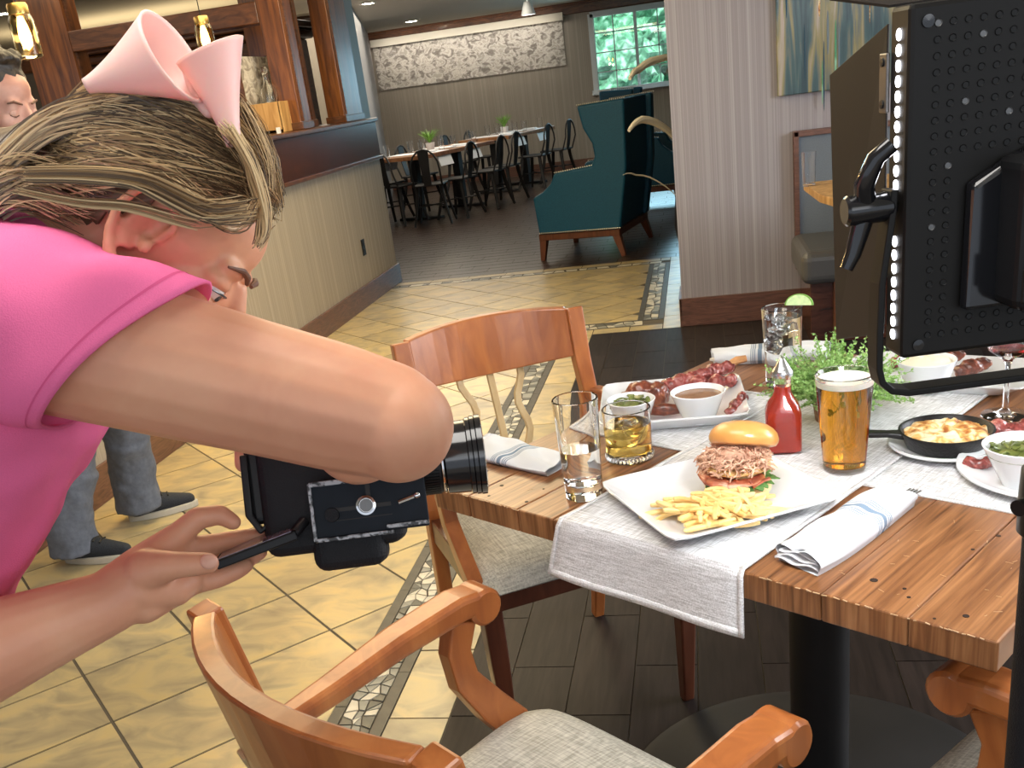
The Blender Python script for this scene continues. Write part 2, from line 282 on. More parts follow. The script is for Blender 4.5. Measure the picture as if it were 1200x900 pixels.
# ---------------------------------------------------------------- mesh helpers
class MB:
    def __init__(s): s.v = []; s.f = []; s.m = []
    def add(s, v, f, mi=0):
        o = len(s.v); s.v.extend([tuple(p) for p in v]); s.f.extend([tuple(i+o for i in q) for q in f]); s.m.extend([mi]*len(f)); return s
    def box(s, x0, x1, y0, y1, z0, z1, mi=0, mat=None):
        v = [(x0, y0, z0), (x1, y0, z0), (x1, y1, z0), (x0, y1, z0), (x0, y0, z1), (x1, y0, z1), (x1, y1, z1), (x0, y1, z1)]
        if mat is not None: v = [mat @ Vector(p) for p in v]
        return s.add(v, [(0, 3, 2, 1), (4, 5, 6, 7), (0, 1, 5, 4), (1, 2, 6, 5), (2, 3, 7, 6), (3, 0, 4, 7)], mi)
    def prism(s, poly, z0, z1, mi=0, mat=None):
        n = len(poly); v = [(p[0], p[1], z0) for p in poly]+[(p[0], p[1], z1) for p in poly]
        if mat is not None: v = [mat @ Vector(p) for p in v]
        f = [tuple(range(n-1, -1, -1)), tuple(range(n, 2*n))]+[(i, (i+1) % n, n+(i+1) % n, n+i) for i in range(n)]
        return s.add(v, f, mi)
    def lathe(s, prof, n=32, mi=0, c=(0, 0, 0), closed=False, mat=None):
        v = []; f = []; k = len(prof)
        for r, z in prof:
            for i in range(n):
                a = 2*PI*i/n; p = Vector((c[0]+r*math.cos(a), c[1]+r*math.sin(a), c[2]+z)); v.append(mat @ p if mat is not None else p)
        for j in range(k-1 if not closed else k):
            for i in range(n):
                a, b = j*n+i, j*n+(i+1) % n; c2 = (j+1) % k
                f.append((a, b, c2*n+(i+1) % n, c2*n+i))
        if not closed:
            if prof[0][0] > 1e-6: f.append(tuple(range(n-1, -1, -1)))
            if prof[-1][0] > 1e-6: f.append(tuple((k-1)*n+i for i in range(n)))
        return s.add(v, f, mi)
    def tube(s, pts, rad, n=10, mi=0, flat=1.0, caps=True, up=None):
        P = [Vector(p) for p in pts]; R = rad if hasattr(rad, '__len__') else [rad]*len(P)
        v = []; f = []; prev = None
        for i, p in enumerate(P):
            t = (P[min(i+1, len(P)-1)]-P[max(i-1, 0)]).normalized()
            if prev is None:
                a = Vector(up) if up is not None else (Vector((0, 0, 1)) if abs(t.z) < 0.9 else Vector((1, 0, 0)))
                nx = (a - t*a.dot(t)).normalized()
            else: nx = (prev - t*prev.dot(t)).normalized()
            prev = nx; ny = t.cross(nx)
            for k in range(n):
                a = 2*PI*k/n; v.append(p + nx*(R[i]*math.cos(a)*flat) + ny*(R[i]*math.sin(a)))
        for i in range(len(P)-1):
            for k in range(n):
                f.append((i*n+k, i*n+(k+1) % n, (i+1)*n+(k+1) % n, (i+1)*n+k))
        if caps: f.append(tuple(range(n-1, -1, -1))); f.append(tuple((len(P)-1)*n+k for k in range(n)))
        return s.add(v, f, mi)
    def bar(s, pts, w, h, up=(0, 0, 1), mi=0):
        # rectangular section swept along pts; w across, h along up; w,h may be lists
        P = [Vector(p) for p in pts]; n = len(P); v = []; f = []
        for i, p in enumerate(P):
            t = (P[min(i+1, n-1)]-P[max(i-1, 0)]).normalized(); u = Vector(up); u = (u - t*u.dot(t)).normalized(); sd = t.cross(u)
            ww = (w[i] if hasattr(w, '__len__') else w)/2; hh = (h[i] if hasattr(h, '__len__') else h)/2
            v += [p-sd*ww-u*hh, p+sd*ww-u*hh, p+sd*ww+u*hh, p-sd*ww+u*hh]
        for i in range(n-1):
            for k in range(4): f.append((i*4+k, i*4+(k+1) % 4, (i+1)*4+(k+1) % 4, (i+1)*4+k))
        f.append((3, 2, 1, 0)); f.append(tuple((n-1)*4+k for k in range(4)))
        return s.add(v, f, mi)
    def ball(s, c, r, nu=20, nv=12, mi=0, sc=(1, 1, 1), mat=None):
        v = []; f = []
        for j in range(nv+1):
            t = PI*j/nv
            for i in range(nu):
                a = 2*PI*i/nu; p = Vector((c[0]+r*sc[0]*math.sin(t)*math.cos(a), c[1]+r*sc[1]*math.sin(t)*math.sin(a), c[2]-r*sc[2]*math.cos(t)))
                v.append(mat @ p if mat is not None else p)
        for j in range(nv):
            for i in range(nu): f.append((j*nu+i, j*nu+(i+1) % nu, (j+1)*nu+(i+1) % nu, (j+1)*nu+i))
        return s.add(v, f, mi)
    def grid(s, nu, nv, fn, mi=0, closeu=False):
        v = [fn(i/(nu-1) if not closeu else i/nu, j/(nv-1)) for j in range(nv) for i in range(nu)]; f = []
        for j in range(nv-1):
            for i in range(nu-1 if not closeu else nu): f.append((j*nu+i, j*nu+(i+1) % nu, (j+1)*nu+(i+1) % nu, (j+1)*nu+i))
        return s.add(v, f, mi)
    def build(s, name, mats, parent=None, smooth=False, bevel=0.0, seg=2, sub=0, solid=0.0, weld=False, auto=True):
        me = bpy.data.meshes.new(name); me.from_pydata([tuple(p) for p in s.v], [], s.f)
        if not isinstance(mats, (list, tuple)): mats = [mats]
        for m in mats: me.materials.append(m)
        if len(mats) > 1: me.polygons.foreach_set('material_index', s.m)
        bm = bmesh.new(); bm.from_mesh(me)
        bmesh.ops.remove_doubles(bm, verts=bm.verts, dist=1e-6)
        bmesh.ops.recalc_face_normals(bm, faces=bm.faces); bm.to_mesh(me); bm.free()
        if smooth: me.polygons.foreach_set('use_smooth', [True]*len(me.polygons))
        o = bpy.data.objects.new(name, me); COL.objects.link(o)
        if parent is not None: o.parent = parent
        if solid: md = o.modifiers.new('s', 'SOLIDIFY'); md.thickness = solid; md.offset = 0
        if bevel: md = o.modifiers.new('b', 'BEVEL'); md.width = bevel; md.segments = seg; md.limit_method = 'ANGLE'
        if sub: md = o.modifiers.new('ss', 'SUBSURF'); md.levels = sub; md.render_levels = sub
        if auto and smooth:
            me.set_sharp_from_angle(angle=math.radians(40))
        return o
def empty(name, loc=(0, 0, 0), rz=0.0, mat=None):
    o = bpy.data.objects.new(name, None); COL.objects.link(o); o.empty_display_size = 0.05
    if mat is not None: o.matrix_world = mat
    else: o.location = loc; o.rotation_euler = (0, 0, rz)
    return o
def tag(o, label, cat, group=None, kind=None):
    o['label'] = label; o['category'] = cat
    if group: o['group'] = group
    if kind: o['kind'] = kind
    return o
def structure(o, label=None, cat=None):
    o['kind'] = 'structure'
    if label: o['label'] = label
    if cat: o['category'] = cat
    return o
def dup(o, parent=None, **kw):
    c = o.copy(); COL.objects.link(c)
    if parent is not None: c.parent = parent
    for ch in list(o.children): dup(ch, c)
    return c
def frame(o, x, y, z):
    m = Matrix.Identity(4)
    for i in range(3): m[i][0] = x[i]; m[i][1] = y[i]; m[i][2] = z[i]; m[i][3] = o[i]
    return m

# ================================================================ SETTING
def polyclip(poly, x0, x1, y0, y1):
    def cut(P, ax, val, keep_less):
        out = []
        for i in range(len(P)):
            a, b = P[i], P[(i+1) % len(P)]
            ia = (a[ax] <= val) == keep_less; ib = (b[ax] <= val) == keep_less
            if ia: out.append(a)
            if ia != ib:
                t = (val-a[ax])/(b[ax]-a[ax]); out.append((a[0]+(b[0]-a[0])*t, a[1]+(b[1]-a[1])*t))
        return out
    for ax, val, k in ((0, x0, False), (0, x1, True), (1, y0, False), (1, y1, True)):
        poly = cut(poly, ax, val, k)
        if len(poly) < 3: return []
    return poly
def parea(P): return abs(sum(P[i][0]*P[(i+1) % len(P)][1]-P[(i+1) % len(P)][0]*P[i][1] for i in range(len(P))))/2
floor = MB().box(-9, 5, -3, 17.2, -0.08, -0.003).build('floor', M['grout'])
structure(floor, 'tiled restaurant floor of beige squares and dark planks', 'floor')
fullmesh = {}
def slab(name, poly, mat, key=None, top=0.0, thick=0.006, inset=0.0):
    cx = sum(p[0] for p in poly)/len(poly); cy = sum(p[1] for p in poly)/len(poly)
    if key and key in fullmesh:
        o = bpy.data.objects.new(name, fullmesh[key]); COL.objects.link(o); o.parent = floor
    else:
        P = []
        n = len(poly)
        for p in poly:
            d = Vector((cx-p[0], cy-p[1])); L = d.length
            P.append((p[0]-cx+d.x/L*inset, p[1]-cy+d.y/L*inset))
        o = MB().prism(P, -thick, top).build(name, mat, floor)
        if key: fullmesh[key] = o.data
    o.location = (cx, cy, rnd.uniform(-0.0006, 0.0002)); return o
# beige diamond tiles: joints x+y = a0 + k*P, y-x = b0 + k*P
P_, G_ = 0.4345, 0.0058
a0, b0 = 0.369, 3.415
corridor = [(-2.45, -0.945, 1.05, 5.85), (-2.45, -0.395, 5.85, 7.66)]
def diamonds(reg):
    x0, x1, y0, y1 = reg
    for i in range(-20, 40):
        for j in range(-20, 40):
            u0, v0 = a0+i*P_, b0+j*P_
            g = G_
            q = [(u0+g, v0+g), (u0+P_-g, v0+g), (u0+P_-g, v0+P_-g), (u0+g, v0+P_-g)]
            poly = [((u-v)/2, (u+v)/2) for u, v in q]
            c = polyclip(poly, x0, x1, y0, y1)
            if not c or parea(c) < 0.0015: continue
            yield c, abs(parea(c)-parea(poly)) < 1e-6
for reg in corridor:
    for c, full in diamonds(reg): slab('floor_tile', c, M['tile'], 'diamond' if full and False else None)
def row_tiles(x0, x1, y0, y1, along, L, off, mat, name='floor_tile', g=0.003):
    a, b = (y0, y1) if along == 'y' else (x0, x1); k = math.floor((a-off)/L)
    while off+k*L < b:
        s, e = max(a, off+k*L), min(b, off+(k+1)*L); k += 1
        if e-s < 0.02: continue
        r = (x0+g, x1-g, s+g, e-g) if along == 'y' else (s+g, e-g, y0+g, y1-g)
        slab(name, [(r[0], r[2]), (r[1], r[2]), (r[1], r[3]), (r[0], r[3])], mat)
row_tiles(-0.791, -0.640, 1.05, 5.70, 'y', 0.305, 1.90, M['tile'])
row_tiles(-0.640, -0.241, 5.59, 5.70, 'x', 0.305, -0.43, M['tile'])
row_tiles(-0.241, -0.125, 5.59, 7.88, 'y', 0.305, 5.59, M['tile'])
row_tiles(-2.45, -0.241, 7.77, 7.88, 'x', 0.305, -2.45, M['tile'])
# dark plank tiles under the table
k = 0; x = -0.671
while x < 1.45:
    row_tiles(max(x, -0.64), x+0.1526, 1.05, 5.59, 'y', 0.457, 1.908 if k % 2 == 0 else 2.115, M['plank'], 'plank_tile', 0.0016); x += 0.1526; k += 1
# lounge planks recede below ten pixels: joined
lp = MB(); y = 7.88; k = 0
while y < 17.0:
    x = -6.6-(k % 3)*0.16
    while x < 3.0:
        lp.box(x+0.003, x+0.454, y+0.004, y+0.149, -0.006, -0.0001 - 0.0006*rnd.random()); x += 0.457
    y += 0.153; k += 1
lo = lp.build('lounge_plank_tiles', M['plankx'], floor); lo['kind'] = 'stuff'; lo['label'] = 'dark brown plank tiles receding through the lounge'
# mosaic bands: two dark border strips with broken shards between
def band(x0, x1, y0, y1, along, w=0.032, near=True):
    if along == 'y':
        row_tiles(x0, x0+w, y0, y1, 'y', 0.30, y0, M['strip'], 'mosaic_strip', 0.001); row_tiles(x1-w, x1, y0, y1, 'y', 0.30, y0+.15, M['strip'], 'mosaic_strip', 0.001)
    else:
        row_tiles(x0, x1, y0, y0+w*.7, 'x', 0.30, x0, M['strip'], 'mosaic_strip', 0.001); row_tiles(x0, x1, y1-w*.7, y1, 'x', 0.30, x0+.15, M['strip'], 'mosaic_strip', 0.001)
def shards(x0, x1, y0, y1, sy, cols, joined=None, seed=1):
    r = random.Random(seed); ny = max(1, int((y1-y0)/sy)); P = {}
    for j in range(ny+1):
        for i in range(cols+1):
            jx = 0 if i in (0, cols) else (x1-x0)/cols*r.uniform(-.33, .33)
            P[i, j] = (x0+(x1-x0)*i/cols+jx, y0+(y1-y0)*j/ny+(sy*r.uniform(-.40, .40) if 0 < j < ny else 0))
    for j in range(ny):
        for i in range(cols):
            q = [P[i, j], P[i+1, j], P[i+1, j+1], P[i, j+1]]
            cuts = [q] if r.random() < .6 else ([q[:3], [q[0], q[2], q[3]]] if r.random() < .5 else [[q[0], q[1], q[3]], q[1:]])
            for c in cuts:
                cx = sum(p[0] for p in c)/len(c); cy = sum(p[1] for p in c)/len(c); s = r.uniform(.78, .93)
                c2 = [(cx+(p[0]-cx)*s, cy+(p[1]-cy)*s) for p in c]
                mk = r.choices(('shard_w', 'shard_g', 'shard_d'), (4, 4, 3))[0]
                if joined is not None: joined.prism(c2, -.005, 0.0, ('shard_w', 'shard_g', 'shard_d').index(mk))
                else: slab('mosaic_shard', c2, M[mk])
band(-0.945, -0.791, 1.05, 5.85, 'y'); shards(-0.912, -0.824, 1.5, 4.3, 0.036, 3, seed=3)
jm = MB(); shards(-0.912, -0.824, 4.3, 5.70, 0.05, 2, jm, 4); shards(-0.912, -0.824, 1.05, 1.5, 0.05, 2, jm, 9)
band(-0.791, -0.241, 5.70, 5.85, 'x', 0.03); shards(-0.79, -0.36, 5.725, 5.825, 0.05, 8, jm, 5)
band(-0.395, -0.241, 5.85, 7.66, 'y'); shards(-0.362, -0.274, 5.85, 7.66, 0.06, 2, jm, 6)
band(-2.45, -0.241, 7.66, 7.77, 'x', 0.03); shards(-2.45, -0.30, 7.685, 7.75, 0.06, 26, jm, 7)
jo = jm.build('mosaic_shards', [M['shard_w'], M['shard_g'], M['shard_d']], floor); jo['kind'] = 'stuff'

CEIL = 2.44
structure(MB().box(-9, 5, -3, 17.3, CEIL, CEIL+.1).build('ceiling', M['ceil']), 'cream plaster ceiling over bar and lounge', 'ceiling')
# right pier wall
wr = structure(MB().box(-0.125, 5, 5.61, 5.95, 0, CEIL).build('wall_right', M['paper_r']), 'grey pinstriped wall behind the dining table', 'wall')
structure(MB().box(-0.140, 5, 5.592, 5.61, 0, 0.155).box(-0.140, -0.125, 5.592, 5.965, 0, 0.155).build('baseboard_right', M['basewood'], None, bevel=.003), 'oak baseboard along the grey pinstriped wall', 'baseboard')
# bar half wall
HW = structure(MB().box(-2.60, -2.45, 1.3, 7.96, 0, 0.97).build('wall_left', M['paper_l']), 'striped half wall below the bar', 'wall')
structure(MB().box(-2.45, -2.432, 1.3, 7.965, 0, 0.150).box(-2.60, -2.432, 7.96, 7.978, 0, 0.150).build('baseboard_left', M['basewood'], None, bevel=.003), 'oak baseboard along the bar half wall', 'baseboard')
bf = empty('bar_counter', (-2.5, 4.6, 0.97))
tag(bf, 'dark polished wood band topping the striped bar wall', 'bar')
MB().box(-0.12, 0.065, -3.3, 3.365, 0.0, 0.27).build('wood_band', M['barwood'], bf, bevel=.004)
MB().box(-0.55, 0.085, -3.3, 3.385, 0.27, 0.30).build('counter_ledge', M['trimwood'], bf, bevel=.008)
MB().box(0.05, 0.085, -3.3, 3.37, 0.0, 0.022).build('lower_bead', M['trimwood'], bf, bevel=.004)
ou = empty('wall_outlet', (-2.449, 7.195, 0.405)); tag(ou, 'small dark outlet plate low on the striped bar wall', 'outlet')
MB().box(0, .006, -.036, .036, -.058, .058).build('cover_plate', M['iron'], ou, bevel=.002)
for z in (-.026, .026): MB().box(.006, .009, -.016, .016, z-.014, z+.014).build('socket', M['black'], ou, bevel=.001)
# posts of the bar canopy
def post(x0, x1, y0, y1, z0, lab, split=None):
    o = empty('wooden_post', ((x0+x1)/2, (y0+y1)/2, z0)); tag(o, lab, 'post')
    w, d = (x1-x0)/2, (y1-y0)/2
    MB().box(-w, w, -d, d, 0, CEIL-z0).build('shaft', M['postwood'], o, bevel=.006)
    MB().box(-w-.012, w+.012, -d-.012, d+.012, 0, .045).build('plinth', M['trimwood'], o, bevel=.004)
    MB().box(w, w+.010, -d+.03, -d+.06, .05, CEIL-z0-.05).build('bead', M['trimwood'], o)
    return o
post(-2.58, -2.45, 7.31, 7.73, 1.272, 'wooden post at the far end of the bar ledge, beside the lounge')
post(-2.60, -2.45, 6.44, 6.62, 1.272, 'wooden post nearer along the bar ledge, left of the end post')
post(-2.95, -2.60, 7.00, 7.12, 1.272, 'dark wooden post set back between the two bar ledge posts')
pL = aty(12, 0, 6.5); pR = aty(58, 0, 6.5)
post(pL.x+.05, pR.x+.1, 6.44, 6.62, 0.0, 'wooden post at the left edge behind the hanging jar lamp')
z1 = aty(320, -2, 6.44).z; z0 = aty(325, 24, 6.44).z
tag(MB().box(pR.x+.1, -2.60, 6.44, 6.60, z0, z1).build('ceiling_beam', M['trimwood'], None, bevel=.006), 'dark wooden beam running across above the bar', 'beam')
bz = aty(180, 62, 9.0).z
tag(MB().box(-7.5, -2.95, 8.9, 9.06, bz-.02, bz+.10).build('ceiling_beam', M['trimwood'], None, bevel=.02), 'dark crown moulding beam on the wall behind the bar', 'beam')
structure(MB().box(-9, -3.85, 12.3, 12.4, 0, CEIL).build('wall_bar_back', M['paper_l']), 'striped wall behind the bar', 'wall')
structure(MB().box(-9.1, -9, -1, 12.4, 0, CEIL).build('wall_bar_side', M['paper_l']), 'striped side wall of the bar', 'wall')
# bar interior: dark cabinet with cornice, purple curtain
cb = empty('bar_cabinet', (-4.25, 8.55, 0)); tag(cb, 'dark wooden bar cabinet with flared cornice behind the woman', 'cabinet')
cx0 = aty(88, 65, 8.6).x - cb.location.x; ctop = aty(110, 62, 8.6).z
MB().box(cx0+.15, 1.05, -.3, .35, 0, ctop-.12).build('body', M['trimwood'], cb, bevel=.01)
MB().box(cx0+.06, 1.12, -.36, .35, ctop-.12, ctop-.05).build('cornice', M['trimwood'], cb, bevel=.02)
MB().box(cx0, 1.18, -.42, .35, ctop-.05, ctop).build('cornice_top', M['trimwood'], cb, bevel=.01)
for s in range(3): MB().box(cx0+.3+s*.5, cx0+.7+s*.5, -.32, -.30, .9, ctop-.25).build('door', M['barwood'], cb, bevel=.006)
cu = MB()
c0 = aty(300, 100, 8.7)
cu.grid(24, 2, lambda u, v: (c0.x-.10+.22*u, 8.7+.03*math.sin(u*30), 0.2+v*(1.9)))
tag(cu.build('curtain', M['purple'], None, smooth=True, solid=.006), 'dark plum curtain hanging behind the bar', 'curtain')
fr_ = empty('picture_frame', aty(329, 90, 8.85)); tag(fr_, 'small dark framed picture on the wall behind the bar', 'picture')
MB().box(-.10, .10, -.01, .02, -.13, .13).build('frame', M['iron'], fr_, bevel=.004)
MB().ball((0, -.012, -.03), .05, sc=(.8, .15, 1.2)).build('pale_oval', M['linen'], fr_, smooth=True)
# crate with two decanters and a little card on the ledge
cp = atx(330, 157, -2.62); cr_ = empty('wooden_crate', (-2.62, cp.y, 1.272)); tag(cr_, 'pale wooden crate standing on the bar ledge', 'crate')
MB().box(-.10, .10, -.20, .22, 0.0, .02).build('base', M['pine'], cr_, bevel=.002)
for k in range(3):
    MB().box(.09, .105, -.20+k*.14, -.065+k*.14, 0.0, .18).build('slat', M['pine'], cr_, bevel=.002)
MB().box(-.105, -.09, -.20, .22, 0, .18).build('back_board', M['pine'], cr_, bevel=.002)
for y in (-.20, .21): MB().box(-.10, .10, y, y+.012, 0, .18).build('end_board', M['pine'], cr_, bevel=.002)
MB().box(-.09, .09, -.19, .20, .155, .165).build('lid', M['pine'], cr_)
for k, lab in ((0, 'left clear glass decanter on the pale crate'), (1, 'right clear glass decanter on the pale crate')):
    d = empty('decanter', (-2.62, cp.y-.08+.20*k, 1.272+.165)); tag(d, lab, 'decanter')
    MB().lathe([(.045, 0), (.05, .01), (.05, .09), (.02, .13), (.018, .18), (.024, .19), (.020, .19), (.014, .18), (.016, .13), (.045, .09), (.045, .012), (0, .01)], 20).build('body', M['glass'], d, smooth=True)
    MB().ball((0, 0, .205), .022).build('stopper', M['glass'], d, smooth=True)
cd_ = atx(327, 156, -2.47); tag(MB().box(-.002, .002, -.03, .03, 0, .035).build('place_card', M['linen'], None), 'small white card standing on the bar ledge', 'card').location = (-2.47, cd_.y, 1.2705)
bd = empty('notice_board', (-2.72, cp.y+.02, 1.272)); tag(bd, 'speckled panel standing behind the crate on the bar', 'board')
MB().box(-.012, .012, -.26, .22, .0, .46).build('panel', M['stone_niche'], bd); MB().box(-.014, .014, -.275, -.26, 0, .47).build('edge_strip', M['trimwood'], bd); MB().box(-.014, .014, .22, .235, 0, .47).build('edge_strip', M['trimwood'], bd)

# mason jar pendants
def jar(x, y, z, lab, sc=1.0):
    o = empty('pendant_lamp', (x, y, z)); tag(o, lab, 'lamp', 'glowing jar pendant lamps over the bar')
    o.rotation_euler = (0, 0, 0)
    MB().lathe([(.030, -.085), (.040, -.080), (.042, -.02), (.042, .030), (.032, .055), (.030, .058), (.027, .055), (.037, .028), (.037, -.075), (0, -.078)], 24).build('jar', M['jarglow'], o, smooth=True)
    MB().lathe([(.034, .052), (.034, .078), (.030, .086), (.008, .088), (0, .088)], 24).build('lid', M['brass'], o, smooth=True)
    MB().lathe([(0, -.058), (.016, -.045), (.021, -.015), (.016, .02), (.009, .045), (0, .047)], 14).build('bulb', M['bulb'], o, smooth=True)
    MB().tube([(0, 0, .086), (0, 0, CEIL-z)], .0025, 6).build('cord', M['black'], o)
    l = bpy.data.lights.new('jar_light', 'POINT'); l.energy = 9; l.color = (1, .62, .22); l.shadow_soft_size = .03
    lo_ = bpy.data.objects.new('jar_light', l); COL.objects.link(lo_); lo_.location = (x+.0, y, z-.13)
jp = atx(28, 37, -2.2); jar(jp.x, jp.y, jp.z, 'glowing glass jar lamp hanging nearest, above the older person')
jp = atx(240, 43, -2.2); jar(jp.x, jp.y, jp.z, 'glowing glass jar lamp hanging farther, above the pink hair clip')
def downlight(px, py, lab, r=.085):
    p = atz(px, py, CEIL); o = empty('ceiling_light', (p.x, p.y, CEIL)); tag(o, lab, 'light')
    MB().lathe([(r*.8, -.004), (r*1.15, -.006), (r*1.15, 0), (r*.8, 0)], 24, closed=True).build('trim_ring', M['whitepaint'], o)
    MB().lathe([(0, -.003), (r*.8, -.003)], 24).build('lens', M['lampglow'], o)
downlight(431, 4, 'round recessed ceiling light nearest the bar end')
downlight(482, 25, 'small recessed ceiling light near the far crown moulding', .10)
downlight(2, 16, 'recessed ceiling light at the left edge above the jar lamp', .07)
downlight(268, 29, 'recessed ceiling light seen between the jar lamp and the post', .07)
sp = atz(617, -4, CEIL); so = empty('spotlight', (sp.x, sp.y, CEIL)); tag(so, 'white ceiling spotlight pointing down at the lounge wall', 'light')
MB().tube([(0, 0, 0), (0, 0, -.06)], .012, 8).build('stem', M['whitepaint'], so)
MB().lathe([(.05, -.06), (.10, -.22), (.085, -.22), (.04, -.07)], 20, closed=True).build('shade', M['whitepaint'], so, smooth=True)
MB().lathe([(0, -.21), (.085, -.212)], 20).build('lens', M['lampglow'], so)

# pier at end of bar, slanted lounge wall, far wall
structure(MB().box(-2.66, -2.462, 7.74, 7.95, 0.97, CEIL).build('wall_pier', M['bluegrey']), 'blue grey end of the wall beside the bar', 'wall')
a, b = (-2.66, 8.0), (-5.08, 17.0); d = Vector((b[0]-a[0], b[1]-a[1], 0)).normalized(); n = Vector((d.y, -d.x, 0))
structure(MB().prism([a, b, (b[0]-.15, b[1]), (a[0]-.15, a[1])], 0, CEIL).build('wall_lounge_left', M['crown']), 'plain grey wall on the left of the lounge', 'wall')
wy = 17.0
structure(MB().box(-5.3, -1.52, wy, wy+.15, 0, CEIL).box(-1.52, -0.15, wy, wy+.15, 0, 1.12).box(-1.52, -0.15, wy, wy+.15, 2.24, CEIL).box(-0.15, 5, wy, wy+.15, 0, CEIL).build('wall_back', M['paper_f']), 'striped brown far wall of the lounge', 'wall')
structure(MB().box(-5.1, 5, wy-.05, wy, CEIL-.16, CEIL-.02).box(-5.1, 5, wy-.09, wy, CEIL-.04, CEIL).build('trim_1', M['trimwood'], None, bevel=.01), 'dark wooden crown moulding on the far wall', 'trim')
structure(MB().box(-5.1, 5, wy-.02, wy, 0, .15).build('baseboard_back', M['basewood']), 'dark baseboard of the far wall', 'baseboard')
structure(MB().box(4.9, 5.0, 5.9, 17, 0, CEIL).build('wall_lounge_right', M['paper_f']), 'striped wall on the right of the lounge', 'wall')
nz0, nz1 = 1.575, 2.26; nx0, nx1 = -5.03, -1.95
ni = empty('wall_niche', ((nx0+nx1)/2, wy, nz0)); tag(ni, 'long lit wall niche papered with pebble shapes, above the far tables', 'wall niche')
hw = (nx1-nx0)/2
MB().box(-hw, hw, -.02, .0, 0, nz1-nz0).build('pebble_paper', M['stone_niche'], ni)
MB().box(-hw-.0, hw+.03, -.14, 0, nz1-nz0, nz1-nz0+.06).box(-hw, hw+.03, -.14, -.11, nz1-nz0-.05, nz1-nz0).build('light_cove', M['ceil'], ni)
# window
wd = empty('window_1', (-0.835, wy, 1.12)); structure(wd, 'white paned window showing green trees, right of the niche', 'window')
wb = MB(); W_, H_ = .685, 1.12
wb.box(-W_-.03, -W_+.05, -.05, .1, 0, H_).box(W_-.05, W_+.03, -.05, .1, 0, H_).box(-W_, W_, -.05, .1, H_-.05, H_+.03).box(-W_-.05, W_+.05, -.09, .1, -.04, .03).box(-.022, .022, -.02, .06, 0, H_)
wb.build('window_frame', M['whitepaint'], wd)
for k in range(1, 4): MB().box(-W_, W_, 0.0, .03, H_*k/4-.008, H_*k/4+.008).build('glazing_bar', M['whitepaint'], wd)
for k in (-1, 1): MB().box(k*.34-.008, k*.34+.008, 0.0, .03, 0, H_).build('glazing_bar', M['whitepaint'], wd)
for i in range(2):
    for j in range(4):
        MB().box(-W_+.05+i*.66, -.03+i*.66, .035, .039, .03+j*.27, .03+j*.27+.25).build('pane', M['glass'], wd)
hb = MB(); rr = random.Random(5)
for k in range(60):
    hb.ball((rr.uniform(-4.5, 3), 20.5+rr.uniform(-.5, 1.2), rr.uniform(.0, 4.2)), rr.uniform(.5, .95), 14, 9)
hd = hb.build('tree_foliage', M['hedge'], None, smooth=True)
t_ = bpy.data.textures.new('fol', 'CLOUDS'); t_.noise_scale = .25
hd.modifiers.new('r', 'REMESH').voxel_size = .12; dm = hd.modifiers.new('d', 'DISPLACE'); dm.texture = t_; dm.strength = .5
tag(hd, 'bright green tree foliage outside the far window', 'foliage', kind='stuff')
sun = bpy.data.lights.new('sun', 'SUN'); sun.energy = 5.0; sun.angle = .02; so_ = bpy.data.objects.new('sun', sun); COL.objects.link(so_)
so_.rotation_euler = (math.radians(42), 0, math.radians(12))   # shines towards +Y from above the roof line

# art on the right wall
ar = empty('wall_painting', (0.0, 5.605, 1.143)); tag(ar, 'abstract painting of vertical teal and cream drips on the grey wall', 'painting')
MB().box(.412, 1.85, -.03, 0, 0, 1.0).build('canvas', ramp_tex('teal_drip_paint', [(0.40, (0.006, 0.035, 0.045)), (0.48, (0.035, 0.09, 0.09)), (0.54, (0.15, 0.15, 0.10)), (0.60, (0.26, 0.22, 0.07)), (0.68, (0.42, 0.35, 0.28)), (0.8, (0.42, 0.24, 0.15))], (12, 1, 0.9), 1.6, 6, 0.8, 0.3, 0.2, coat=0.5), ar, bevel=.004)
for k in range(26):
    x = rnd.uniform(.44, 1.2); z = rnd.uniform(.02, .9); L = rnd.uniform(.05, .35); w = rnd.uniform(.002, .006)
    MB().ball((0, 0, 0), 1, 8, 8, sc=(w, .004, L/2)).build('paint_drip', M[rnd.choice(['shard_w', 'bluegrey', 'hedge', 'linen', 'blueleather', 'cheese'])], ar, smooth=True).location = (x, -.031, z)
# booth
bo = empty('booth_bench', (0.0, 0.0, 0.0)); tag(bo, 'grey vinyl booth bench with wood trimmed felt back panel by the wall', 'booth')
MB().box(.505, 2.2, 5.56, 5.60, .29, .95).build('back_panel', M['feltpanel'], bo)
MB().box(.486, .510, 5.545, 5.60, .27, .965).box(.486, 2.2, 5.545, 5.60, .94, .965).build('panel_trim', M['basewood'], bo, bevel=.002)
MB().box(.46, 2.2, 4.95, 5.55, .30, .46).build('seat', M['greyleather'], bo, bevel=.045, seg=4)
MB().box(.505, 2.2, 5.02, 5.55, .0, .30).build('base', M['barwood'], bo, bevel=.004)
MB().box(.61, .635, 4.97, 5.03, .0, .31).build('corner_strip', M['postwood'], bo)
st = empty('side_table', (.95, 4.63, 0)); tag(st, 'small wooden booth table behind the light panel', 'table')
MB().prism([(-.46, .50), (-.44, .02), (-.36, -.36), (.6, -.36), (.6, .50)], .725, .76).build('table_top', M['pine'], st, bevel=.004)
MB().lathe([(.04, .02), (.04, .73)], 16).build('post', M['iron'], st); MB().lathe([(.25, 0), (.25, .015), (.05, .03)], 24).build('foot', M['iron'], st)
bg = atz(968, 242, .76)
o = empty('drinking_glass', (bg.x+.01, 5.0, .76)); tag(o, 'slim clear glass standing on the booth table', 'glass')
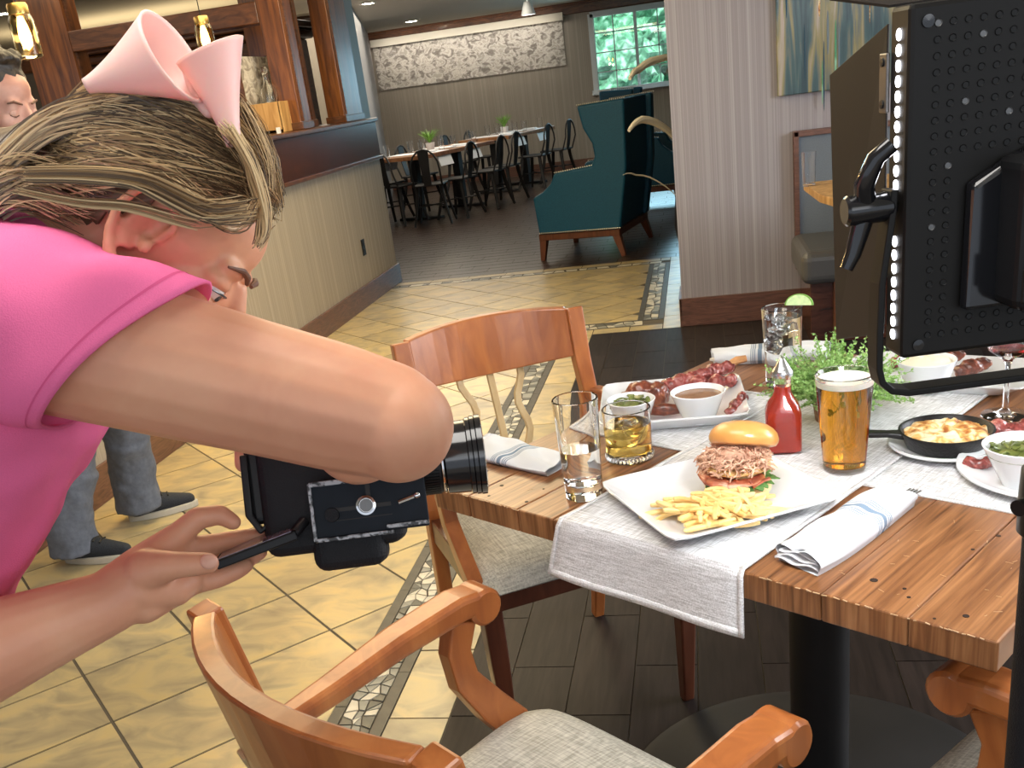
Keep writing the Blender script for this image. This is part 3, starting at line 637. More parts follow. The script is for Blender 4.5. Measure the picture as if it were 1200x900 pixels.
MB().lathe([(.028, 0), (.034, .15), (.031, .15), (.026, .01), (0, .01)], 20).build('glass_wall', M['glass'], o, smooth=True)

# ================================================================ LOUNGE FURNITURE
def arc_pts(f, n=10): return [f(i/(n-1)) for i in range(n)]
def metal_chair():
    o = empty('metal_chair')
    MB().grid(9, 9, lambda u, v: ((u-.5)*(.36-.02*v), (v-.5)*.36+.0, .45-.012*math.sin(u*PI)*math.sin(v*PI))).build('seat', M['iron'], o, smooth=True, solid=.02)
    for sx in (-1, 1):
        for sy in (-1, 1):
            MB().tube(arc_pts(lambda t: (sx*(.14+.075*t**1.5), sy*(.13+.08*t**1.5), .44*(1-t)+.01)), [.028-.010*i/9 for i in range(10)], 8, flat=.7).build('leg', M['iron'], o, smooth=True)
    MB().tube([(-.16, .17, .44)]+[(-.165*math.cos(t*PI/8)-.0, .19+.05, .62+.22*math.sin(t*PI/8)) for t in range(0, 9)]+[(.16, .17, .44)], .011, 8).build('back_hoop', M['iron'], o, smooth=True)
    MB().bar([(0, .175, .44), (0, .215, .62), (0, .24, .835)], [.085, .10, .13], .008, up=(0, 1, 0)).build('back_splat', M['iron'], o)
    MB().tube([(-.15, -.15, .22), (.15, .15, .22)], .008, 6).tube([(.15, -.15, .22), (-.15, .15, .22)], .008, 6).build('stretcher', M['iron'], o)
    return o
mc0 = metal_chair(); used_mc = False
def put_chair(x, y, face_deg, lab):
    # the chair's own front is -Y
    global used_mc
    o = mc0 if not used_mc else dup(mc0); used_mc = True
    o.location = (x, y, 0); o.rotation_euler = (0, 0, math.radians(face_deg+90)); tag(o, lab, 'chair', 'black metal chairs at the far tables'); return o
def far_table(x, y, rz, lab, L=1.3, Wd=.8):
    o = empty('dining_table', (x, y, 0), rz); tag(o, lab, 'table')
    for k in range(5): MB().box(-L/2, L/2, -Wd/2+k*Wd/5+.001, -Wd/2+(k+1)*Wd/5-.001, .715, .76).build('plank', M['table'], o, bevel=.002)
    for sx in (-1, 1):
        MB().box(sx*L*.30-.05, sx*L*.30+.05, -.05, .05, .03, .715).build('leg', M['iron'], o, bevel=.004)
        MB().box(sx*L*.30-.05, sx*L*.30+.05, -.30, .30, 0, .03).build('foot', M['iron'], o, bevel=.006)
    return o
TR = math.radians(72)
T1 = Vector((-3.20, 12.75, 0)); T2 = Vector((-2.65, 15.0, 0)); T3 = Vector((-4.2, 14.3, 0))
far_table(T1.x, T1.y, TR, 'dark-legged wooden table at the left of the lounge, laid with cloths', 1.7)
far_table(T2.x, T2.y, TR, 'dark-legged wooden table nearest the window in the lounge', 1.5)
def toT(T, a, b):
    c, s = math.cos(TR), math.sin(TR); return (T.x+a*c-b*s, T.y+a*s+b*c)
seats = [(T1, -.45, .50, -1, 'black metal chair at the left table, far side nearest the bar wall'), (T1, .35, .50, -1, 'black metal chair at the left table, far side, second from the bar wall'),
         (T1, -.55, -.60, 1, 'black metal chair at the left table, near side, second from the teal armchair'), (T1, .10, -.66, 1, 'black metal chair at the left table, near side, in front of the metal leg'),
         (T1, .62, -.60, 1, 'black metal chair between the two lounge tables, near side'),
         (T2, -.40, -.60, 1, 'black metal chair at the right table, near side, left one'), (T2, .30, -.60, 1, 'black metal chair at the right table, near side, beside the teal armchair'),
         (T2, -.35, .62, -1, 'black metal chair on the far side of the right table, left one'), (T2, .35, .62, -1, 'black metal chair on the far side of the right table, near the window')]
for T, aa, bb, sgn, lab in seats:
    x, y = toT(T, aa, bb); put_chair(x, y, math.degrees(TR)+(90 if sgn > 0 else -90), lab)
put_chair(-3.50, 11.95, 62, 'black metal chair at the near end of the left table, by the bar wall')
put_chair(-3.02, 11.62, 95, 'black metal chair at the near end of the left table, closest to the camera')
for T, nm in ((T1, 'left'), (T2, 'right')):
    for k, aa in enumerate((-.42, .30)):
        x, y = toT(T, aa, 0); o = MB().grid(4, 15, lambda u, v: ((u-.5)*.30, (v-.5)*.86 if 0.06 < v < .94 else (-.42 if v < .5 else .42), .763 if .06 < v < .94 else .60), 0).build('table_runner', M['linen'], None, solid=.004)
        o.location = (x, y, 0); o.rotation_euler = (0, 0, TR); tag(o, '%s cream cloth runner hanging over the %s lounge table' % (('nearer', 'farther')[k], nm), 'table runner')
    x, y = toT(T, .0, 0.05); p = empty('potted_plant', (x, y, .76)); tag(p, 'small bright green potted plant on the %s lounge table' % nm, 'plant')
    MB().lathe([(.045, 0), (.06, .09), (.052, .09), (.045, .08), (0, .08)], 16).build('pot', M['linen'], p, smooth=True)
    fb = MB()
    for k in range(70):
        a = rnd.uniform(0, 2*PI); t = rnd.uniform(.1, .55); L = rnd.uniform(.10, .19); d = Vector((math.cos(a)*math.sin(t*1.5), math.sin(a)*math.sin(t*1.5), math.cos(t)))
        fb.bar([Vector((0, 0, .08)), Vector((0, 0, .08))+d*L*.6, Vector((0, 0, .08))+d*L+Vector((math.cos(a)*.03, math.sin(a)*.03, -.01))], [.006, .012, .002], .002)
    fl_ = fb.build('leaves', M['plantg'], p); fl_['kind'] = 'stuff'
gl = None
def wine_glass_far(x, y, lab):
    global gl
    if gl is None:
        gl = empty('drinking_glass'); MB().lathe([(.032, 0), (.038, .14), (.035, .14), (.029, .01), (0, .01)], 14).build('glass_wall', M['glass'], gl, smooth=True); o = gl
    else: o = dup(gl)
    o.location = (x, y, .7602); tag(o, lab, 'glass', 'clear glasses laid on the lounge tables')
for T, nm in ((T1, 'left'), (T2, 'right')):
    k = 0
    for aa in (-.66, -.15, .12, .62):
        for bb in (-.24, .24):
            x, y = toT(T, aa, bb+.02*k % .05); k += 1
            wine_glass_far(x, y, 'clear glass on the %s lounge table, %s side, %s' % (nm, 'near' if bb < 0 else 'far', ('at its near end', 'left of the plant', 'right of the plant', 'at its far end')[(-.66, -.15, .12, .62).index(aa)]))
for T, nm in ((T1, 'left'), (T2, 'right')):
    for k, aa in enumerate((-.42, .30)):
        x, y = toT(T, aa, -.20); o = MB().box(-.05, .05, -.10, .10, .768, .785).build('napkin', M['linen'], None, bevel=.006); o.location = (x, y, 0); o.rotation_euler = (0, 0, TR)
        tag(o, 'folded white napkin at the %s of the %s lounge table' % (('near end', 'far end')[k], nm), 'napkin')

def wing_chair(loc, face, lab, mat, cls='wing_chair'):
    # local: faces -X, width along Y
    o = empty(cls, loc, face); tag(o, lab, 'armchair')
    Hh = 1.19; hw = .34
    side = [(-.48, .22), (-.50, .52), (-.42, .56), (-.35, .62), (-.31, .70), (-.02, .73), (.01, .80), (.00, .90), (-.06, 1.02), (-.09, Hh), (.26, Hh+.015), (.24, .70), (.16, .22)]
    T = Matrix(((1, 0, 0, 0), (0, 0, -1, 0), (0, 1, 0, 0), (0, 0, 0, 1)))
    for s, nm in ((-1, 'wing_side'), (1, 'wing_side')):
        mt = Matrix.Translation((0, s*hw+.045, 0)) @ T
        ws = MB().prism(side, 0, .09, 0, mt).build(nm, mat, o, bevel=.018, seg=3)
        # nail-head studs
        sb = MB(); pth = [(-.48, .225), (.16, .225)]
        for k in range(44): sb.ball((-.47+.63*k/43, s*(hw+.048), .232), .006, 6, 4)
        for k in range(24): sb.ball((-.09+.35*k/23, s*(hw+.03), Hh+.006+.015*k/23), .006, 6, 4)
        for k in range(18): sb.ball((-.31+.29*k/17, s*(hw+.03), .705+.03*k/17), .006, 6, 4)
        st_ = sb.build('nail_heads', M['stud'], ws); st_['kind'] = 'stuff'
    bb = MB(); bb.add([(.13, -hw, .22), (.20, -hw, .70), (.22, -hw, Hh+.01), (.06, -hw, Hh), (.02, -hw, .45), (-.0, -hw, .22)] + [(.13, hw, .22), (.20, hw, .70), (.22, hw, Hh+.01), (.06, hw, Hh), (.02, hw, .45), (0, hw, .22)], [(0, 1, 2, 3, 4, 5), (11, 10, 9, 8, 7, 6)]+[(i, (i+1) % 6+0, (i+1) % 6+6, i+6) for i in range(6)])
    bb.build('back_rest', mat, o, bevel=.01)
    MB().box(-.47, .06, -hw+.05, hw-.05, .24, .47).build('seat_cushion', mat, o, bevel=.035, seg=3)
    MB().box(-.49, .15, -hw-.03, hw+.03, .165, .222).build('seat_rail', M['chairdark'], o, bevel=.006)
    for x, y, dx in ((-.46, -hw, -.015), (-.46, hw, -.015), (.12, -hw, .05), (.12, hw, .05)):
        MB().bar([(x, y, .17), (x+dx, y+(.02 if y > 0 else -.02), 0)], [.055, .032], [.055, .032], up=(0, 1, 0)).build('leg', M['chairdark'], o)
    for s in (-1, 1): MB().tube([(.145, s*hw*.98+.0, .24), (.245, s*hw*.98, Hh)], .004, 6).build('piping', M['bluegrey'], o)
    return o
wc = wing_chair((-.70, 8.60, 0), math.radians(-12.5), 'tall teal leather wing armchair seen from behind, between the floor tiles and lounge tables', M['blueleather']); wc.scale = (1.08, 1.18, .975)
wing_chair((-.66, 11.3, 0), math.radians(175), 'dark green wing armchair mostly hidden behind the teal one', M['blueleather'])
# dried grass arrangement at the pier corner
gp = empty('dried_grass_plant', (-.02, 7.55, 0)); tag(gp, 'tall dried grasses with drooping pale plumes beside the pinstriped wall', 'plant')
MB().lathe([(.12, 0), (.17, .28), (.15, .50), (.11, .55), (.10, .55), (.12, .48), (0, .45)], 24).build('vase', M['iron'], gp, smooth=True)
sb = MB()
for k in range(60):
    a = rnd.uniform(0, 2*PI); l = rnd.uniform(.0, .12); h = rnd.uniform(.9, 1.55)
    sb.bar(arc_pts(lambda t: (math.cos(a)*(.05+l*t*t), math.sin(a)*(.05+l*t*t), .45+h*t-.15*t*t*t), 6), [.010, .016, .016, .014, .010, .003], .002)
s_ = sb.build('stems', M['reed'], gp); s_['kind'] = 'stuff'
for q in (((798, 68), (770, 70), (748, 82), (738, 92)), ((796, 168), (776, 148), (752, 140), (737, 153)), ((798, 235), (770, 212), (745, 205), (730, 205))):
    pts = [aty(x_, y_, 7.5-.15*i) - gp.location for i, (x_, y_) in enumerate(q)]
    fine = []
    for i in range(3):
        for t in (0, .33, .66): fine.append(pts[i].lerp(pts[i+1], t)+Vector((0, 0, .012*math.sin(t*PI))))
    fine.append(pts[3])
    thick = .020 if q[0][1] != 235 else .004
    MB().tube(fine, [thick*(.4+.9*math.sin(PI*(i+.7)/10.4)) for i in range(10)], 8).build('plume', M['plume'], gp, smooth=True)

# ================================================================ DINING CHAIRS (nearest)
def arm_chair():
    # local: faces +Y, origin on the floor under the middle of the top rail chord
    o = empty('armchair')
    HB, RH = .85, .125
    def rail(t):  # t -1..1 ; bulges backward (-Y)
        return (t*.232, -.075*(1-t*t), HB)
    n = 17; tt = [-1+2*i/(n-1) for i in range(n)]
    def railmesh(a, b, nm, k=13):
        mb = MB(); v = []
        for i in range(k):
            t = a+(b-a)*i/(k-1); x, y, z = rail(t); nx, ny = (-t*.35), 1.0; L = math.hypot(nx, ny); nx /= L; ny /= L
            top = HB+.012*(1-t*t); bot = HB-RH-.020*(1-t*t)+.02; th = .0135
            lean = .022
            v += [(x-nx*th, y-ny*th-0, top), (x+nx*th, y+ny*th, top), (x+nx*th, y+ny*th+lean, bot), (x-nx*th, y-ny*th+lean, bot)]
        f = []
        for i in range(k-1):
            for j in range(4): f.append((i*4+j, i*4+(j+1) % 4, (i+1)*4+(j+1) % 4, (i+1)*4+j))
        f.append((3, 2, 1, 0)); f.append(tuple((k-1)*4+j for j in range(4)))
        mb.add(v, f); return mb.build(nm, M['chair'], o, bevel=.004, seg=2)
    railmesh(-.86, .86, 'top_rail')
    for s in (-1, 1):
        # back post: top block, tapering down to seat and rear leg
        x, y, z = rail(s*.93)
        MB().bar([(x, y-.002, HB+.001), (x, y+.018, HB-.12), (s*.222, y+.04, .62), (s*.216, .035, .46), (s*.212, .01, .22), (s*.210, -.04, 0)], [.040, .040, .036, .036, .034, .028], [.031, .033, .036, .040, .036, .028], up=(0, 1, 0)).build('back_post', M['chair'], o, bevel=.004)
        # arm
        pa = [(s*.232, .03, .648), (s*.245, .13, .652), (s*.258, .25, .662), (s*.262, .36, .668), (s*.262, .405, .664)]
        MB().bar(pa, [.034, .042, .050, .054, .054], [.028, .030, .034, .038, .034]).build('arm_rest', M['chair'], o, bevel=.009, seg=3)
        T = Matrix(((0, 0, 1, s*.262), (1, 0, 0, .400), (0, 1, 0, .655), (0, 0, 0, 1)))
        MB().lathe([(.024, -.027), (.029, -.022), (.029, .022), (.024, .027)], 20, mat=T).build('arm_scroll', M['chair'], o, smooth=True, auto=True)
        MB().bar([(s*.260, .362, .645), (s*.259, .345, .60), (s*.256, .350, .55), (s*.25, .385, .49), (s*.245, .42, .44), (s*.242, .43, .40)], [.030]*6, [.046, .042, .044, .052, .056, .05], up=(0, 1, 0)).build('arm_post', M['chair'], o, bevel=.004)
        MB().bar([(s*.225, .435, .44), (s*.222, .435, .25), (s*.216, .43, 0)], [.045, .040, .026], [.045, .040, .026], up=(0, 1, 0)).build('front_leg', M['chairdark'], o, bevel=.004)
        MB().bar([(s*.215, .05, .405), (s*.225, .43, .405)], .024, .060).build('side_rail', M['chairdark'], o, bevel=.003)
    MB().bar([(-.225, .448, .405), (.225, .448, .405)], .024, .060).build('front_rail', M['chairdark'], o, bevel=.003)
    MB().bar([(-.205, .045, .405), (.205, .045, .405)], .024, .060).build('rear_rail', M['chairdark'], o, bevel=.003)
    for k in (-1, 0, 1):
        xs = k*.062; wob = .010 if k else 0
        pts = [(xs*1.15-xs*.35*t+(wob*math.sin(t*PI*4.5))*(1 if k > 0 else -1), -.062+.10*t, HB-RH+.025-(HB-RH-.43)*t) for t in [i/14 for i in range(15)]]
        MB().bar(pts, .017, .011, up=(0, 1, 0)).build('spindle', M['spindle'], o, bevel=.002)
    # upholstered seat, wider at the front
    def st(u, v):
        x = (u-.5)*2; y = v; wv = .205+.045*min(1, v*1.3); e = (1-abs(x)**5)**.5 if abs(x) < 1 else 0; f = (1-abs(2*v-1)**6)**.5 if 0 < v < 1 else 0
        cr = 1-.10*max(0, abs(2*v-1)-.75)*4
        return (x*wv*cr, .055+.435*y, .430+.046*e*f+.008*math.cos(x*1.4)*math.sin(v*PI))
    m_ = MB(); m_.grid(25, 25, st); bt = MB(); m_.grid(25, 25, lambda u, v: (st(u, v)[0], st(u, v)[1], .428))
    m_.build('seat', M['seat'], o, smooth=True)
    return o
ch0 = arm_chair()
def put_arm(o, x, y, ang, lab):
    o.location = (x, y, 0); o.rotation_euler = (0, 0, math.radians(ang-90)); tag(o, lab, 'chair', 'cherry wood armchairs around the table'); return o
put_arm(ch0, -.398, .79, 51.5, 'cherry wood armchair nearest the camera, its curved back toward us')
chB = put_arm(dup(ch0), -.49, 2.235, -59.6, 'cherry wood armchair beyond the left table side, pale wavy spindles in its back')
chD = put_arm(dup(ch0), .737, .962, 138, 'cherry wood armchair at the lower right, mostly behind the light stand')

# ================================================================ TABLE
C1 = atz(508, 570, .76); TA = math.radians(-35.3)
TW, TL, TH = .902, .93, .76
tb = empty('dining_table', (C1.x, C1.y, 0), TA); tag(tb, 'worn plank-topped wooden dining table laid with food', 'table')
def tpos(a, b, z=TH): # table coordinates -> world
    c, s = math.cos(TA), math.sin(TA); return Vector((C1.x+a*c-b*s, C1.y+a*s+b*c, z))
def tinv(p): 
    c, s = math.cos(TA), math.sin(TA); dx, dy = p[0]-C1.x, p[1]-C1.y; return (dx*c+dy*s, -dx*s+dy*c)
edges = [0, .085, .195, .27, .385, .50, .585, .70, .805, TW]
for i in range(9):
    pl = MB().box(-(edges[i+1]-edges[i])/2+.0005, (edges[i+1]-edges[i])/2-.0005, 0, TL, -.038, 0).build('plank', M['table'], tb, bevel=.0025)
    pl.location = ((edges[i]+edges[i+1])/2, 0, TH)
kb = MB()
for q in ((1024, 680, .008), (1060, 690, .004), (1132, 722, .006), (1140, 644, .004), (1170, 628, .005), (570, 552, .006), (588, 569, .006), (617, 588, .005), (637, 573, .003), (573, 581, .004), (1065, 700, .004), (1095, 725, .003)):
    a, b = tinv(atz(q[0], q[1], TH)); kb.lathe([(0, TH+.0004), (q[2]*.6, TH+.0004), (q[2]*.62, TH-.001)], 9, c=(a, b, 0))
kn = kb.build('knots', M['knot'], tb); kn['kind'] = 'stuff'
sb = MB()
for k in range(44):
    a = rnd.uniform(.62, .88) if k < 30 else rnd.uniform(.02, .18); b = rnd.uniform(.01, .27) if k < 30 else rnd.uniform(.01, .2); an = rnd.uniform(0, PI); L = rnd.uniform(.002, .011)
    sb.bar([(a, b, TH+.0003), (a+L*math.cos(an), b+L*math.sin(an), TH+.0003)], .0006, .0003)
for k in range(60):
    a = rnd.uniform(0, .2) if k < 25 else rnd.uniform(.6, .89); sb.bar([(a, -.0002, TH-.001+rnd.uniform(-.001, .001)), (a+rnd.uniform(.002, .009), -.0002, TH-.0012)], .0014, .0010)
sc_ = sb.build('scratches', M['scratch'], tb); sc_['kind'] = 'stuff'
MB().box(.12, TW-.12, .12, TL-.12, TH-.062, TH-.038).build('subframe', M['iron'], tb)
bc = tinv(Vector((.170, 1.60)))
MB().lathe([(.052, .03), (.052, TH-.062)], 32, c=(bc[0], bc[1], 0)).build('post', M['iron'], tb, smooth=True, auto=True)
MB().lathe([(.385, 0), (.385, .008), (.36, .014), (.07, .026), (.055, .035)], 64, c=(bc[0], bc[1], 0)).build('base_plate', M['iron'], tb, smooth=True, auto=True)

# runners
def runner(a0_, a1_, b0_, b1_, z, drop_front, drop_end, along, lab, flare=0.0):
    o = empty('table_runner', tuple(tpos(0, 0, 0)), TA); tag(o, lab, 'table runner', 'woven grey runners crossing on the table')
    def fn(u, v, ins=0.0, dz=0.0):
        if along == 'b':   # length along b, hanging over b=0 and b=TL
            s = -drop_front + v*(drop_front+(b1_-b0_)+drop_end); x = a0_+ins+(a1_-a0_-2*ins)*u
            if s < 0:
                k = min(1, -s/drop_front); x += (u-.5)*flare*k; yy = -.004-.006*k-.004*math.sin(u*9)*k; return (x-.012*k, yy-dz, z-dz*0-(-s)+.002*math.sin(u*7+1)*k)
            if s > b1_-b0_: return (x, b1_+.004+dz, z-(s-(b1_-b0_)))
            return (x, b0_+s, z+dz+.0006*math.sin(x*60)*math.sin(s*40))
        s = -drop_front+v*(drop_front+(a1_-a0_)+drop_end); y = b0_+ins+(b1_-b0_-2*ins)*u
        if s < 0: return (a0_-.004-dz, y, z-(-s))
        if s > a1_-a0_: return (a1_+.004+dz, y, z-(s-(a1_-a0_)))
        return (a0_+s, y, z+dz+.0006*math.sin(y*60)*math.sin(s*40))
    MB().grid(13, 120, lambda u, v: fn(u, v)).build('cloth', M['runner'], o, smooth=True, solid=.0016)
    hb_ = MB()
    for uu in (0.0, 1.0): hb_.grid(3, 120, lambda u, v: fn((uu-.022 if uu else 0)+u*.022, v, 0, .0014))
    hb_.grid(13, 3, lambda u, v: fn(u, v*.010, 0, .0014))
    hb_.build('hem', M['hem'], o, smooth=True, solid=.0014)
    return o
runner(.012, TW-.004, .312, .628, TH+.0012, .0, .10, 'a', 'grey runner lying across the table under the rib platter and skillet')
runner(.284, .597, 0, TL, TH+.0042, .094, .10, 'b', 'grey runner hanging over the near table edge under the burger plate', .03)
ZR = TH+.0060   # top of both cloths
ZB = TH+.0030

# ---------------------------------------------------------------- tableware
def square_plate(cx, cy, ang, w, d, z, lab, h=.020):
    o = empty('square_plate', (cx, cy, z), math.radians(ang)); tag(o, lab, 'plate')
    def prof(k): # rounded square ring
        pass
    rings = [(.70, 0.0), (.72, 0.0), (.76, .002), (1.0, h), (1.0, h+.0025), (.985, h+.003), (.74, .0065), (.66, .0045)]
    n = 64; mb = MB(); v = []; f = []
    for s, zz in rings:
        for i in range(n):
            a = 2*PI*i/n; c, s2 = math.cos(a), math.sin(a); p = 16 if s > .8 else 10
            r = 1/((abs(c)**p+abs(s2)**p)**(1/p)); v.append((c*r*w/2*s, s2*r*d/2*s, zz))
    for j in range(len(rings)-1):
        for i in range(n): f.append((j*n+i, j*n+(i+1) % n, (j+1)*n+(i+1) % n, (j+1)*n+i))
    f.append(tuple(range(n-1, -1, -1))); f.append(tuple((len(rings)-1)*n+i for i in range(n)))
    mb.add(v, f).build('plate_body', M['china'], o, smooth=True, auto=True)
    return o
def round_plate(cx, cy, r, z, lab):
    o = empty('round_plate', (cx, cy, z)); tag(o, lab, 'plate')
    MB().lathe([(0, 0), (r*.62, 0), (r*.66, .002), (r*.97, .011), (r, .0135), (r, .016), (r*.975, .0165), (r*.93, .0145), (r*.70, .0065), (0, .0055)], 56).build('plate_body', M['china'], o, smooth=True)
    return o
pc = atz(845, 578, .785)
BP = square_plate(.002, 1.341, 28, .262, .248, ZR, 'square white plate holding the burger and fries')
RP = square_plate(-.068, 1.775, 2.5, .262, .252, ZB, 'square white platter holding ribs and two ramekins, behind the short glass', .026)
KP = square_plate(.42, 1.85, -28, .30, .18, ZB, 'rectangular white platter of meat behind the light panel', .022)
round_plate(.347, 1.507, .083, ZB, 'small round white plate under the cast iron skillet')
round_plate(.468, 1.388, .130, ZB, 'round white plate at the right frame edge with ribs and greens')
def ramekin(x, y, z, rt, rb, h, lab, fill, fillmat, tilt=0.0, lump=None):
    o = empty('ramekin', (x, y, z)); tag(o, lab, 'bowl')
    def ring(r, zz, k=0.0): return (r, zz)
    mb = MB(); n = 40; prof = [(0, 0), (rb*.9, 0), (rb, .002), (rt, h), (rt-.0015, h+.001), (rt-.004, h-.001), (rb-.001, .006), (0, .005)]
    v = []; f = []
    for r, zz in prof:
        for i in range(n):
            a = 2*PI*i/n; t = zz/h if h else 0
            v.append((r*math.cos(a), r*math.sin(a)*(1.0), zz+tilt*math.cos(a)*t*r/rt))
    for j in range(len(prof)-1):
        for i in range(n): f.append((j*n+i, j*n+(i+1) % n, (j+1)*n+(i+1) % n, (j+1)*n+i))
    mb.add(v, f).build('bowl_body', M['china'], o, smooth=True)
    rf = rb+(rt-rb)*fill-.002
    if lump is None:
        MB().lathe([(0, h*fill-.002), (rf*.5, h*fill-.001), (rf, h*fill)], 28).build('filling', fillmat, o, smooth=True)
    else: lump(o, rf, h*fill)
    return o
def greens(o, rf, z, n=26, mat='greens'):
    for k in range(n):
        a = rnd.uniform(0, 2*PI); r = rf*math.sqrt(rnd.random())*.85
        p = Vector((r*math.cos(a), r*math.sin(a), z-.004+rnd.uniform(0, .012)*(1-r/rf)))
        d = Vector((rnd.uniform(-1, 1), rnd.uniform(-1, 1), rnd.uniform(-.3, .5)))*.010
        MB().bar([p-d, p+Vector((0, 0, .003)), p+d], [.004, .009, .004], .0022, up=(rnd.uniform(-.5, .5), rnd.uniform(-.5, .5), 1)).build('leaf_piece', M[mat], o, smooth=True)
    MB().lathe([(0, z+.001), (rf*.6, z-.001), (rf, z-.006)], 20).build('filling', M[mat], o, smooth=True)
def mash(o, rf, z):
    b_ = MB()
    b_.grid(24, 12, lambda u, v: (rf*v*math.cos(u*2*PI), rf*v*math.sin(u*2*PI), z-.002+.012*(1-v*v)+.0035*noise.noise(Vector((rf*v*math.cos(u*2*PI)*120, rf*v*math.sin(u*2*PI)*120, 0)))), closeu=True)
    b_.build('filling', M['mash'], o, smooth=True)
zpl = ZB+.0055
r1 = atz(755, 497, zpl); ramekin(-.137, 1.688, zpl, .044, .027, .052, 'white ramekin of greens on the rib platter, behind the whiskey glass', .92, None, lump=lambda o, r, z: greens(o, r, z))
ramekin(-.020, 1.700, zpl, .048, .027, .055, 'white ramekin of brown gravy on the rib platter, beside the greens', .86, M['gravy'])
ramekin(.408, 1.343, zpl, .052, .024, .060, 'white ramekin of braised greens on the round plate at the right edge', .90, None, lump=lambda o, r, z: greens(o, r, z, 40))
ramekin(.376, 1.795, zpl, .050, .033, .054, 'white ramekin of creamy mash under the light panel', .92, None, lump=mash)
def blobmesh(name, parts, mat, parent=None, loc=(0, 0, 0), vox=.0022, amp=.004, nscale=.012, rz=0.0, sm=2):
    mb = MB()
    for p in parts:
        c, r = p[0], p[1]; sc = p[2] if len(p) > 2 else (1, 1, 1); mb.ball(c, r, 14, 9, sc=sc)
    o = mb.build(name, mat, parent, smooth=True); o.location = loc; o.rotation_euler = (0, 0, rz)
    md = o.modifiers.new('r', 'REMESH'); md.voxel_size = vox; md.use_smooth_shade = True
    if sm: s = o.modifiers.new('s', 'SMOOTH'); s.iterations = sm; s.factor = .5
    if amp:
        t = bpy.data.textures.new('n', 'CLOUDS'); t.noise_scale = nscale; d = o.modifiers.new('d', 'DISPLACE'); d.texture = t; d.strength = amp; d.mid_level = .5
    return o
# ribs on the platter
rb = empty('rib_rack', (-.02, 1.86, zpl)); tag(rb, 'glazed pork rib with a bone end lying at the back of the platter', 'meat')
blobmesh('rib_meat', [((-.055+.022*i, .0+.006*i, .022+.0035*i), .017+.002*math.sin(i*2), (1.1, .8, .8)) for i in range(6)]+[((.00, -.012, .022), .019), ((.035, -.010, .024), .016), ((.06, -.012, .026), .013)], M['meatred'], rb, amp=.006, nscale=.01)
MB().tube([(.05, .030, .040), (.075, .036, .050), (.092, .038, .052)], [.008, .011, .009], 10, flat=.7).build('bone', M['bone'], rb, smooth=True)
c_ = empty('meat_piece', (-.125, 1.80, zpl)); tag(c_, 'charred barbecued meat piece at the left back of the rib platter', 'meat')
blobmesh('meat', [((0, 0, .026), .028, (1.2, .8, .9)), ((.03, -.003, .024), .024), ((-.028, -.01, .018), .018)], M['meatdark'], c_, amp=.007, nscale=.012)
c_ = empty('meat_piece', (.045, 1.735, zpl)); tag(c_, 'red meat end showing right of the gravy ramekin', 'meat')
blobmesh('meat', [((0, 0, .012), .013), ((.012, .012, .022), .011), ((-.008, -.014, .008), .009, (1.6, 1, .8))], M['meatred'], c_, amp=.005, nscale=.008)
c_ = empty('sausage_piece', (-.082, 1.735, zpl+.012)); tag(c_, 'brown sausage piece between the two ramekins', 'meat')
MB().tube([(-.030, .006, 0), (0, 0, .002), (.030, .002, 0)], [.008, .012, .008], 12).build('meat', M['meatdark'], c_, smooth=True)
# meats on the platter behind the panel
for k, (px, py, lab, mt_) in enumerate(((1138, 428, 'sliced smoked meat on the rear platter, right of the mash', 'meatdark'), (1108, 418, 'darker meat slice behind the mash ramekin', 'meatdark'), (1062, 418, 'red meat slice left of the mash ramekin', 'meatred'))):
    p = atz(px, py, zpl+.02); c_ = empty('meat_piece', (p.x, p.y, zpl)); tag(c_, lab, 'meat')
    blobmesh('meat', [((0, 0, .016), .018, (1.2, .8, .8)), ((.020, .008, .018), .016, (1, .8, .8)), ((-.018, -.006, .012), .012)], M[mt_], c_, amp=.007, nscale=.010)
for k, (px, py, s, lab, mt_) in enumerate(((1150, 543, 1.0, 'small red meat slice left of the greens ramekin on the round plate', 'meatred'), (1190, 508, 1.6, 'red rib meat behind the greens ramekin at the right edge', 'meatred'))):
    p = atz(px, py, zpl+.01); c_ = empty('meat_piece', (p.x, p.y, zpl)); tag(c_, lab, 'meat')
    blobmesh('meat', [((0, 0, .009*s), .013*s, (1.4, .7, .6)), ((.014*s, .006, .011*s), .012*s, (1, .8, .7)), ((-.014*s, .006, .010*s), .010*s)], M[mt_], c_, amp=.005, nscale=.008)
# skillet
sk = empty('skillet', (.347, 1.507, ZB+.0065)); tag(sk, 'small black cast iron skillet of browned cheesy gratin', 'skillet')
pan_ = MB().lathe([(0, 0), (.052, 0), (.056, .002), (.067, .026), (.068, .028), (.065, .0285), (.062, .026), (.052, .006), (0, .005)], 56).build('pan', M['castiron'], sk, smooth=True)
MB().bar([(-.062, -.001, .022), (-.085, -.003, .026), (-.125, -.004, .029), (-.140, -.004, .029)], [.026, .017, .021, .018], [.010, .008, .009, .008]).build('handle', M['castiron'], pan_, bevel=.0025)
g_ = MB(); g_.grid(90, 26, lambda u, v: (.0605*v*math.cos(u*2*PI), .0605*v*math.sin(u*2*PI), .0215+.006*(1-v**4)+.0065*noise.noise(Vector((v*math.cos(u*2*PI)*4.5, v*math.sin(u*2*PI)*4.5, 3)))), closeu=True)
g_.build('gratin', M['cheese'], sk, smooth=True)
